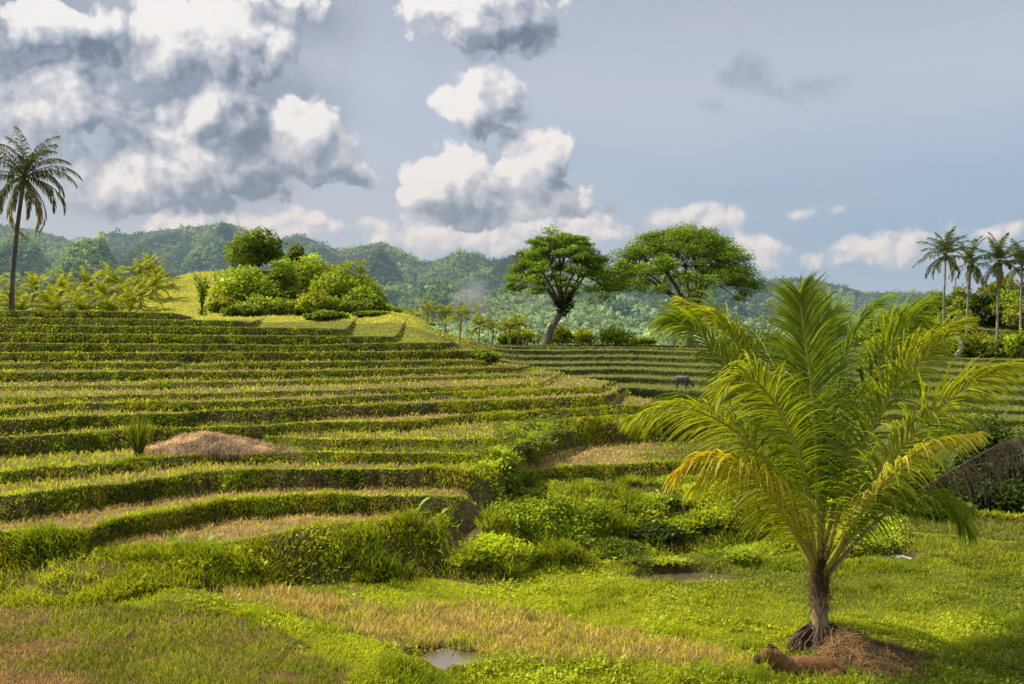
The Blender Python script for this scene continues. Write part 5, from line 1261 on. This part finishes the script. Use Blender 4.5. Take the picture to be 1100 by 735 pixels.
# ------------------------------------------------------------------ the young coconut palm in front
PD_ = 14.6; PXC = 882.0
PBX, PBY, PBZ = (PXC - CX) / F * PD_, PD_, zat(PXC, PD_)
U_ = PD_ / F
def front_palm():
    g = np.random.default_rng(77)
    base_py = 690.0; z_of = lambda py: EYE - (py - HY) * U_ - PBZ
    t = thing('young_coconut_palm', 'coconut palm with short trunk and huge arching fronds, on the straw mound in the meadow', 'palm tree', (PBX, PBY, PBZ))
    zt = z_of(600)
    s = np.linspace(0, 1, 26); P = np.stack([-0.02 * s, 0 * s, -0.1 + (zt + 0.1) * s], -1)
    R = 0.125 - 0.03 * s + 0.10 * np.exp(-s * 9) + 0.006 * (np.arange(26) % 2)
    R = R + 0.035 * np.exp(-((s - 0.95) / 0.25) ** 2)
    V, T = tube(P, R, 18); C = np.tile(np.array([0.40, 0.275, 0.17]), (len(V), 1)) * (0.7 + 0.55 * g.random((len(V), 1)))
    zz = V[:, 2:3]; C = np.where(zz > zt * 0.60, C * np.array([0.32, 0.27, 0.24]), C); C = np.where((zz > zt * 0.50) & (zz < zt * 0.60) & (V[:, :1] > 0.0), np.array([0.55, 0.33, 0.06]), C)  # yellow patch on one side paints in a sunlit spot
    V = V + g.normal(size=V.shape) * 0.004
    link_mesh('trunk', V, T, M['bark'], C, t, smooth=True)
    # fibrous sheaths round the leaf bases
    G = Geo(); n = 420; a = g.random(n) * 6.283; h = zt * (0.50 + 0.75 * g.random(n)); r = 0.11 + 0.03 * g.random(n)
    P0 = np.stack([np.cos(a) * r, np.sin(a) * r, h], -1); D = unit(np.stack([np.cos(a) * .5, np.sin(a) * .5, g.normal(size=n) * .8 - .3], -1) + g.normal(size=(n, 3)) * .4); L = 0.08 + 0.22 * g.random(n)
    P_ = np.stack([P0, P0 + D * (L * .5)[:, None], P0 + D * L[:, None] - np.array([0, 0, .06])], 1); V, T = strips(P_, np.tile([0.006, 0.005, 0.002], (n, 1)), unit(np.stack([-np.sin(a), np.cos(a), 0 * a], -1))); G.add(V, T, np.repeat(np.array([0.10, 0.065, 0.045]) * (0.5 + g.random((n, 1))), 6, 0))
    G.build('fibre_sheath', M['dead'], t)
    # roots spreading into the mound
    G = Geo(); n = 260; a = g.random(n) * 6.283; r = 0.17 + 0.05 * g.random(n); h = 0.34 * g.random(n) + 0.02
    e = 0.25 + 0.35 * g.random(n)
    P_ = np.stack([np.stack([np.cos(a) * r * .8, np.sin(a) * r * .8, h + .06], -1), np.stack([np.cos(a) * (r + e * .35), np.sin(a) * (r + e * .35), h * .75], -1), np.stack([np.cos(a + .1) * (r + e * .6), np.sin(a + .1) * (r + e * .6), h * .1 - .02], -1)], 1)
    for k in range(n): V, T = tube(P_[k], [0.011, 0.009, 0.006], 4, False); G.add(V, T, np.array([0.15, 0.10, 0.07]) * (0.5 + g.random()))
    G.build('root', M['bark'], t)
    crown = np.array([-0.02, 0, zt])
    Gn = ((0.055, 0.09, 0.012), (0.19, 0.225, 0.022)); Yl = ((0.10, 0.135, 0.014), (0.29, 0.285, 0.03)); Or = ((0.20, 0.19, 0.02), (0.42, 0.31, 0.03)); Dk = ((0.03, 0.052, 0.010), (0.10, 0.135, 0.018)); Bl = ((0.07, 0.11, 0.03), (0.17, 0.22, 0.06))
    # stalk points in photo pixels from the crown outwards, with their distance towards (-) or away from (+) the camera in metres
    FR = [
     ([(872, 596, -.1), (835, 525, -.5), (790, 474, -.8), (748, 446, -1.0), (700, 431, -1.1), (650, 440, -1.2)], Yl, .80, .95, 85, None),
     ([(868, 606, -.15), (834, 560, -.8), (800, 520, -1.2), (760, 490, -1.5), (715, 476, -1.6), (680, 490, -1.7)], Or, .80, 1.5, 75, None),
     ([(870, 590, .0), (838, 500, .2), (806, 428, .3), (778, 378, .4), (752, 350, .5), (730, 344, .55)], Gn, .85, .75, 95, None),
     ([(872, 588, -.1), (846, 500, -.7), (815, 440, -1.0), (785, 408, -1.2), (762, 400, -1.3), (742, 416, -1.4)], Yl, .82, 1.0, 95, None),
     ([(878, 580, .0), (873, 490, -.15), (866, 405, -.2), (861, 360, -.2), (857, 328, -.1)], Gn, .82, .35, 100, (1, .25, 0)),
     ([(881, 580, .15), (884, 480, .5), (896, 400, .8), (905, 360, .9), (912, 335, .9)], Bl, .82, .5, 95, (1, .4, 0)),
     ([(884, 582, .0), (893, 480, .1), (908, 400, .2), (926, 352, .2), (947, 324, .1)], Bl, .90, .75, 100, None),
     ([(886, 586, -.1), (907, 500, -.4), (938, 430, -.6), (970, 385, -.7), (1010, 350, -.8)], Yl, .85, .75, 95, None),
     ([(888, 590, -.2), (915, 520, -.7), (958, 455, -1.1), (1000, 412, -1.4), (1042, 390, -1.6)], Yl, .88, .85, 95, None),
     ([(888, 596, -.2), (906, 545, -.7), (935, 496, -1.1), (970, 466, -1.3), (1017, 455, -1.4)], ((0.28, 0.27, 0.05), (0.55, 0.46, 0.12)), .55, 1.3, 70, None),
     ([(874, 590, .2), (850, 520, 1.0), (815, 462, 1.6), (770, 440, 2.0), (722, 462, 2.2)], Dk, .85, 1.0, 85, None),
     ([(874, 585, .1), (856, 490, .7), (834, 405, 1.1), (812, 350, 1.4), (785, 332, 1.6), (762, 342, 1.8)], Gn, .85, .7, 95, None),
     ([(884, 590, .2), (905, 500, .9), (938, 440, 1.5), (985, 405, 1.9), (1030, 420, 2.2)], Dk, .85, 1.0, 85, None),
     ([(880, 585, .3), (880, 490, 1.0), (872, 420, 1.6), (862, 372, 2.1), (855, 350, 2.6)], Dk, .85, .6, 80, (1, 0, 0)),
     ([(873, 586, .1), (850, 480, .4), (822, 398, .6), (795, 352, .7), (752, 322, .8)], Yl, .82, .8, 90, None),
     ([(880, 582, -.1), (868, 500, -.4), (858, 420, -.6), (846, 350, -.7), (842, 318, -.7)], Gn, .82, .5, 90, (1, -.2, 0)),
     ([(886, 584, .0), (902, 490, -.2), (925, 415, -.3), (953, 360, -.4), (985, 332, -.4)], Gn, .88, .8, 95, None),
     ([(870, 600, -.1), (838, 548, -.5), (802, 505, -.8), (764, 486, -1.0), (716, 512, -1.1)], Yl, .80, 1.2, 80, None),
     ([(889, 600, .0), (925, 555, -.3), (962, 528, -.5), (1000, 528, -.6), (1026, 560, -.6)], Gn, .75, 1.3, 75, None),
    ]
    for pts, cols, ll, dr, nl, sv in FR:
        P = np.array([((a - PXC) * U_ * (1 + b / PD_) , b, EYE - (c - HY) * U_ - PBZ) for a, c, b in [(q[0], q[1], q[2]) for q in pts]])
        P[0] = crown + np.array([P[0][0] * .35, P[0][1] * .35, -0.30 + 0.15 * g.random()])
        P = bez(P, 26)
        hx = P[-1][0] - P[0][0]; rl = 0.0 if sv is not None else (0.62 if hx < 0 else -0.62) * min(1, abs(hx) / 1.2)
        st, lf = frond_arrays(g, P, int(nl * 1.3), ll * 1.04, 0.0155, dr * 0.8, up=0.25, first=0.14, ang=(58, 18), K=6, roll=rl, col_a=cols[0], col_b=cols[1], r0=0.042, stalk_col=(0.40, 0.36, 0.055), sidevec=sv, jit=0.10)
        o = link_mesh('frond', st[0], st[1], M['stalk'], st[2], t, smooth=True)
        V, T, C = lf
        if cols is Yl or cols is Or:    # yellowing tips
            C = C * (0.9 + 0.2 * g.random((len(C), 1)))
        link_mesh('leaflets', V, T, M['frond'], C, o)
    # dead brown frond
    pts = [(888, 606, -.1), (935, 563, -.1), (985, 524, -.2), (1030, 495, -.3), (1070, 474, -.3), (1112, 462, -.3)]
    P = np.array([((a - PXC) * U_ * (1 + b / PD_), b, EYE - (c - HY) * U_ - PBZ) for a, c, b in pts]); P[0] = crown + np.array([.06, 0, -.32]); P = bez(P, 26)
    st, lf = frond_arrays(g, P, 74, .72, 0.010, 2.6, up=0.15, first=0.42, ang=(55, 25), K=6, col_a=(0.16, 0.105, 0.08), col_b=(0.42, 0.29, 0.22), r0=0.036, stalk_col=(0.42, 0.27, 0.15), jit=0.25)
    o = link_mesh('frond', st[0], st[1], M['stalk'], st[2], t, smooth=True); o['label'] = 'dead brown frond with hanging withered leaflets'
    link_mesh('leaflets', lf[0], lf[1], M['dead'], lf[2], o)
    # unopened spear
    P = bez(np.array([crown, crown + np.array([.0, .05, 1.4]), crown + np.array([-0.05, .1, 2.6])]), 12); V, T = tube(P, np.linspace(.035, .008, 12), 7); link_mesh('spear_leaf', V, T, M['stalk'], np.tile([0.32, 0.36, 0.06], (len(V), 1)), t, True)
front_palm()

# ------------------------------------------------------------------ heaps of straw
def heap(name, label, cat, x, y, z, rx, ry, h, cols, seed, n, blade=0.22, peak=(0, 0), soil=(0.2, 0.14, 0.08), hw=0.004, powr=1.0):
    g = np.random.default_rng(seed); t = thing(name, label, cat, (x, y, z))
    k = 60; gx, gy = np.meshgrid(np.linspace(-1.15, 1.15, k), np.linspace(-1.15, 1.15, k))
    def hz_(u, v):
        r = np.hypot(u - peak[0] * (1 - np.hypot(u, v).clip(0, 1)), v - peak[1] * (1 - np.hypot(u, v).clip(0, 1)))
        prof = np.clip(1 - r ** 1.6, -0.2, 1); prof = np.sign(prof) * np.abs(prof) ** powr
        return h * prof * (0.62 + 0.76 * fbm(u * 2.6 + seed, v * 2.6, seed, 4)) - 0.02 + h * 0.10 * (fbm(u * 7, v * 7, seed + 1, 3) - .5)
    Z = np.where(np.hypot(gx, gy) > 1.03, -0.5, np.maximum(hz_(gx, gy), -0.12))
    V = np.stack([gx * rx, gy * ry, Z], -1).reshape(-1, 3); i = np.arange((k - 1) * k).reshape(k - 1, k)[:, :-1].ravel()
    C = np.tile(np.asarray(soil, float), (len(V), 1)) * (0.7 + 0.6 * fbm(V[:, 0:1] * 5, V[:, 1:2] * 5, seed + 2))
    link_mesh('core', V, np.stack([i, i + 1, i + k + 1, i + k], -1), M['ground'], C, t, True)
    a = g.random(n) * 6.283; q = np.sqrt(g.random(n)) * 1.04; q = np.where(g.random(n) < 0.13, 0.85 + 0.55 * g.random(n) ** 1.5, q); u, v = np.cos(a) * q, np.sin(a) * q
    zz = np.maximum(hz_(u, v), 0.0); e = 0.02; nx = -(hz_(u + e, v) - zz) / (e * rx); ny = -(hz_(u, v + e) - zz) / (e * ry); Nn = unit(np.stack([nx, ny, np.ones(n)], -1))
    D = g.normal(size=(n, 3)); D = unit(D - np.sum(D * Nn, -1, keepdims=True) * Nn + Nn * (g.random((n, 1)) * 0.35)); S = np.cross(D, Nn); L = blade * (0.4 + 0.9 * g.random(n))
    B = np.stack([u * rx, v * ry, zz + 0.004], -1)
    P = np.stack([B, B + D * (L * .5)[:, None] + Nn * (L * .10)[:, None], B + D * L[:, None] - np.array([0, 0, 1]) * (L * .12)[:, None]], 1)
    V, T = strips(P, np.tile(np.array([hw, hw, hw * .4]), (n, 1)), unit(S))
    m = g.random((n, 1)); m2 = sstep(.4, .6, fbm(u * 3, v * 3, seed + 5))[:, None]
    C = (np.asarray(cols[0]) * (1 - m) + np.asarray(cols[1]) * m) * (0.7 + 0.5 * m2)
    link_mesh('straw', V, T, M['straw'], np.repeat(C, 6, 0), t)['kind'] = 'stuff'
    return t
d_ = 14.15; mx_ = (938 - CX) / F * d_
heap('straw_mound', 'long low mound of dark dry straw and soil around the foot of the young palm', 'mound', mx_, d_, zat(938, d_) - 0.02, 0.95, 0.62, 0.40, ((0.07, 0.05, 0.03), (0.20, 0.14, 0.085)), 4, 6500, 0.20, (-0.62, 0.1), (0.14, 0.095, 0.06), 0.0035, 0.9)
d_ = 24.0
heap('straw_heap', 'wide pinkish-tan heap of threshed rice straw on a terrace', 'straw heap', (240 - CX) / F * d_, 23.1, EYE - (483 - HY) / F * 23.1 - 0.02, 1.50, 0.62, 0.38, ((0.19, 0.15, 0.115), (0.40, 0.33, 0.265)), 6, 16000, 0.13, (0.0, 0), (0.30, 0.22, 0.16), 0.005, 0.75)

# ------------------------------------------------------------------ animals: one body each, grown from capsules and fused
def ell(G, a, b, ra, rb, seg=14, n=7, sq=1.0):
    """capsule between a and b with end radii ra, rb"""
    a = np.asarray(a, float); b = np.asarray(b, float); ax = b - a; L = np.linalg.norm(ax); u = ax / L
    th = np.linspace(-np.pi / 2, np.pi / 2, n)
    s0 = [(a + u * ra * math.sin(x), ra * math.cos(x)) for x in th[: n // 2 + 1]]; s1 = [(b + u * rb * math.sin(x), rb * math.cos(x)) for x in th[n // 2:]]
    P = np.array([q[0] for q in s0 + s1]); R = np.maximum([q[1] for q in s0 + s1], 0.002)
    ref = np.array([0, 0, 1.0]) if abs(u[2]) < 0.9 else np.array([1.0, 0, 0]); s = unit(np.cross(u, ref)); w = np.cross(s, u)
    an = np.linspace(0, 2 * np.pi, seg, endpoint=False)
    V = P[:, None] + R[:, None, None] * (np.cos(an)[None, :, None] * s * sq + np.sin(an)[None, :, None] * w)
    m = len(P); i = np.arange(m - 1)[:, None] * seg; j = np.arange(seg)[None]; j2 = (j + 1) % seg
    T = np.concatenate([np.stack([i + j, i + j2, i + seg + j2], -1).reshape(-1, 3), np.stack([i + j, i + seg + j2, i + seg + j], -1).reshape(-1, 3)])
    jj = np.arange(seg); b0 = (m - 1) * seg
    V = np.concatenate([V.reshape(-1, 3), P[:1], P[-1:]]); T = np.concatenate([T, np.stack([(jj + 1) % seg, jj, np.full(seg, m * seg)], -1), np.stack([b0 + jj, b0 + (jj + 1) % seg, np.full(seg, m * seg + 1)], -1)])
    G.add(V, T, (1, 1, 1))
def fuse(G, name, parent, mat, voxel, smooth, colour):
    V, T, C = G.arrays(); tmp = link_mesh(name, V, T, mat)
    r = tmp.modifiers.new('r', 'REMESH'); r.mode = 'VOXEL'; r.voxel_size = voxel
    s = tmp.modifiers.new('s', 'SMOOTH'); s.factor = 0.5; s.iterations = smooth
    dg = bpy.context.evaluated_depsgraph_get(); me = bpy.data.meshes.new_from_object(tmp.evaluated_get(dg))
    bpy.data.objects.remove(tmp)
    n = len(me.vertices); co_ = np.zeros(n * 3, np.float32); me.vertices.foreach_get('co', co_); co_ = co_.reshape(-1, 3)
    at_ = me.color_attributes.new('col', 'FLOAT_COLOR', 'POINT'); cc = np.ones((n, 4), np.float32); cc[:, :3] = colour(co_); at_.data.foreach_set('color', cc.ravel())
    me.polygons.foreach_set('use_smooth', np.ones(len(me.polygons), bool))
    me.materials.clear(); me.materials.append(mat); o = bpy.data.objects.new(name, me); COL.objects.link(o); o.parent = parent
    return o
def coat(body, parent, n, length, seed):
    """short hair lying back along the body"""
    me = body.data; g = np.random.default_rng(seed); m = len(me.vertices)
    P = np.zeros(m * 3, np.float32); N_ = np.zeros(m * 3, np.float32); me.vertices.foreach_get('co', P); me.vertices.foreach_get('normal', N_)
    cc = np.zeros(m * 4, np.float32); me.color_attributes['col'].data.foreach_get('color', cc)
    k = g.integers(0, m, n); P = P.reshape(-1, 3)[k]; N_ = N_.reshape(-1, 3)[k]; cc = cc.reshape(-1, 4)[k, :3]
    D = np.tile(np.array([0.8, 0, -0.5]), (n, 1)) + g.normal(size=(n, 3)) * 0.3; D = unit(D - np.sum(D * N_, -1, keepdims=True) * N_ + N_ * 0.28)
    L = length * (0.5 + g.random(n)); B = P + N_ * 0.001
    Q = np.stack([B, B + D * (L * .5)[:, None], B + D * L[:, None]], 1); V, T = strips(Q, np.tile([0.0022, 0.0018, 0.0006], (n, 1)), unit(np.cross(D, N_)))
    o = link_mesh('coat', V, T, M['fur'], np.repeat(cc * (0.6 + 0.8 * g.random((n, 1))), 6, 0), parent); o['kind'] = 'stuff'
def small(name, pts, r, mat, parent, col=(0.02, 0.015, 0.01), seg=7):
    V, T = tube(np.asarray(pts, float), r, seg); return link_mesh(name, V, T, mat, np.tile(np.asarray(col, float), (len(V), 1)), parent, True)
def calf():
    """lying on its chest, head to the left and raised; x runs from rump (+) to head (-), y away from the camera"""
    d = 13.45; px = 862; z = zat(px, d) - 0.08
    t = thing('calf', 'reddish-brown calf lying in the grass beside the straw mound, head raised', 'calf', ((px - CX) / F * d, d, z), 0.06)
    G = Geo()
    ell(G, (0.36, 0.05, 0.17), (0.08, 0.04, 0.185), 0.150, 0.165)            # rump to barrel
    ell(G, (0.08, 0.04, 0.185), (-0.22, 0.02, 0.205), 0.165, 0.140)        # barrel to chest
    ell(G, (0.50, 0.03, 0.15), (0.34, 0.05, 0.18), 0.09, 0.13)
    ell(G, (0.42, -0.06, 0.12), (0.18, -0.16, 0.08), 0.105, 0.06)          # near thigh folded forward
    ell(G, (0.18, -0.16, 0.07), (0.40, -0.22, 0.035), 0.045, 0.03)
    ell(G, (0.40, -0.22, 0.035), (0.26, -0.25, 0.03), 0.03, 0.026)
    ell(G, (0.36, 0.14, 0.12), (0.16, 0.22, 0.07), 0.09, 0.05)
    ell(G, (-0.22, -0.05, 0.16), (-0.30, -0.12, 0.06), 0.085, 0.045)        # near shoulder, folded foreleg
    ell(G, (-0.30, -0.13, 0.05), (-0.47, -0.12, 0.035), 0.038, 0.03)
    ell(G, (-0.47, -0.12, 0.035), (-0.32, -0.17, 0.028), 0.03, 0.024)
    ell(G, (-0.22, 0.10, 0.15), (-0.42, 0.12, 0.05), 0.075, 0.035)
    ell(G, (-0.24, 0.01, 0.24), (-0.40, -0.02, 0.36), 0.150, 0.105)        # neck
    ell(G, (-0.30, 0.00, 0.18), (-0.43, -0.02, 0.30), 0.100, 0.070)        # dewlap
    ell(G, (-0.40, -0.02, 0.385), (-0.475, -0.035, 0.385), 0.086, 0.080)   # skull
    ell(G, (-0.47, -0.035, 0.372), (-0.605, -0.06, 0.318), 0.070, 0.055)   # face
    ell(G, (-0.595, -0.06, 0.318), (-0.640, -0.066, 0.303), 0.056, 0.052)   # muzzle
    ell(G, (-0.47, -0.035, 0.345), (-0.60, -0.058, 0.290), 0.058, 0.042)   # jaw
    ell(G, (-0.395, -0.085, 0.425), (-0.355, -0.215, 0.425), 0.040, 0.016, sq=0.6)   # ears
    ell(G, (-0.395, 0.045, 0.425), (-0.355, 0.175, 0.430), 0.040, 0.016, sq=0.6)
    ell(G, (-0.425, -0.055, 0.445), (-0.430, -0.065, 0.480), 0.022, 0.012); ell(G, (-0.425, 0.02, 0.445), (-0.430, 0.03, 0.480), 0.022, 0.012)
    def colr(P):
        dark = sstep(.5, .62, fbm(P[:, 0] * 7 + 3, P[:, 2] * 7 + P[:, 1] * 6, 8))
        c = np.tile(np.array([0.34, 0.165, 0.06]), (len(P), 1)) * (0.85 + 0.3 * fbm(P[:, 0:1] * 22 + P[:, 1:2] * 17, P[:, 2:3] * 22 + P[:, 1:2] * 13, 3))
        c = blend(c, sstep(0.30, 0.10, P[:, 2]) * 0.25 * (P[:, 0] > -.4), (0.48, 0.30, 0.14)); c = blend(c, sstep(-0.58, -0.63, P[:, 0]) * 0.9, (0.10, 0.055, 0.04))
        c = blend(c, (P[:, 2] > 0.452) * 0.8, (0.07, 0.04, 0.03)); c = blend(c, (np.hypot(P[:, 0] + 0.50, P[:, 2] - 0.395) < 0.03) * 0.6, (0.06, 0.035, 0.02))
        c = blend(c, (np.abs(P[:, 1] + 0.02) > 0.115) * (P[:, 0] < -0.3) * (P[:, 2] > 0.4) * 0.7, (0.10, 0.06, 0.04))
        c = blend(c, dark * 0.35, (0.20, 0.09, 0.035)); c = blend(c, sstep(0.30, 0.36, P[:, 2]) * (P[:, 0] > -0.3) * 0.5, (0.46, 0.27, 0.12))
        c = blend(c, (P[:, 2] < 0.09) * 0.5, (0.16, 0.09, 0.05))
        return c
    coat(fuse(G, 'body', t, M['hide'], 0.0095, 5, colr), t, 14000, 0.020, 5)
    for sgn in (-1, 1): small('eye', [(-0.515, -0.042 + sgn * 0.052 - 0.004, 0.392), (-0.515, -0.042 + sgn * 0.064, 0.392)], [0.012, 0.005], M['eye'], t)
    for sgn in (-1, 1): small('nostril', [(-0.668, -0.07 + sgn * 0.018, 0.318), (-0.677, -0.071 + sgn * 0.019, 0.316)], [0.008, 0.005], M['eye'], t)
    a = np.linspace(0, 2 * np.pi, 26); ax = unit(np.array([-0.16, -0.03, 0.12])); s = unit(np.cross(ax, [0, 1, 0])); w = np.cross(ax, s)
    R = np.array([-0.345, -0.012, 0.300]) + np.cos(a)[:, None] * s * 0.140 + np.sin(a)[:, None] * w * 0.124
    V, T = tube(R, 0.008, 5, False); link_mesh('neck_rope', V, T, M['stalk'], np.tile([0.16, 0.10, 0.06], (len(V), 1)), t, True)
    P = bez([(0.56, 0.02, 0.19), (0.62, -0.02, 0.12), (0.64, -0.08, 0.05), (0.60, -0.16, 0.03)], 10); small('tail', P, np.linspace(0.022, 0.012, 10), M['hide'], t, (0.25, 0.13, 0.06))
    # dark tuft of hair on the poll
    g = np.random.default_rng(8); n = 90; B = np.array([-0.425, -0.015, 0.455]) + g.normal(size=(n, 3)) * np.array([.02, .035, .008]); D = unit(g.normal(size=(n, 3)) * .5 + np.array([-.3, 0, .6]))
    V, T = strips(np.stack([B, B + D * .02, B + D * .035], 1), np.tile([.003, .003, .001], (n, 1)), rand_dirs(n, g)); link_mesh('hair', V, T, M['dead'], np.tile([.06, .035, .02], (len(V), 1)), t)
    # lift the head and neck
    for o in t.children:
        me = o.data; m = len(me.vertices); P = np.zeros(m * 3, np.float32); me.vertices.foreach_get('co', P); P = P.reshape(-1, 3)
        P[:, 2] += 0.05 * sstep(-0.24, -0.42, P[:, 0]) * sstep(0.06, 0.22, P[:, 2]); me.vertices.foreach_set('co', P.ravel()); me.update()
calf()
def buffalo():
    """grazing, seen from behind and the side, head down to the right"""
    d = 87.6; px = 733; z = zat(px, d)
    t = thing('water_buffalo', 'grey water buffalo grazing on a terrace step across the valley, head lowered', 'buffalo', ((px - CX) / F * d, d, z), -0.5)
    G = Geo()
    ell(G, (-0.42, 0, 0.84), (0.0, 0, 0.80), 0.26, 0.31); ell(G, (0.0, 0, 0.80), (0.36, 0, 0.80), 0.31, 0.25); ell(G, (-0.50, 0, 0.80), (-0.36, 0, 0.80), 0.20, 0.24); ell(G, (0.30, 0, 0.92), (0.42, 0, 0.84), 0.15, 0.14)
    for y in (-0.15, 0.15):
        ell(G, (0.34, y, 0.66), (0.36, y, 0.34), 0.12, 0.07); ell(G, (0.36, y, 0.34), (0.345, y, 0.04), 0.062, 0.055)
        ell(G, (-0.44, y, 0.72), (-0.34, y, 0.50), 0.17, 0.11); ell(G, (-0.34, y, 0.50), (-0.50, y, 0.32), 0.095, 0.06); ell(G, (-0.50, y, 0.32), (-0.46, y, 0.04), 0.058, 0.055)
        ell(G, (0.86, y * .7, 0.50), (0.80, y * 1.9, 0.52), 0.05, 0.03)
    ell(G, (0.40, 0, 0.80), (0.76, 0, 0.56), 0.20, 0.14); ell(G, (0.78, 0, 0.52), (0.98, 0, 0.22), 0.13, 0.085); ell(G, (0.96, 0, 0.24), (1.0, 0, 0.16), 0.088, 0.08)
    fuse(G, 'body', t, M['hide'], 0.022, 5, lambda P: np.tile(np.array([0.13, 0.115, 0.115]), (len(P), 1)) * (0.75 + 0.5 * fbm(P[:, 0:1] * 4, P[:, 2:3] * 4, 5)) + 0.10 * sstep(0.95, 1.08, P[:, 2:3]))
    for s in (-1, 1): small('horn', bez([(0.80, s * .09, .58), (0.74, s * .32, .62), (0.60, s * .42, .70), (0.46, s * .36, .78)], 10), np.linspace(.045, .01, 10), M['bark'], t, (0.07, 0.065, 0.06))
    small('tail', bez([(-0.68, 0, .92), (-0.76, 0, .7), (-0.74, .03, .42), (-0.72, .04, .32)], 8), [.03, .026, .022, .02, .018, .02, .028, .012], M['hide'], t, (0.07, 0.06, 0.06))
buffalo()
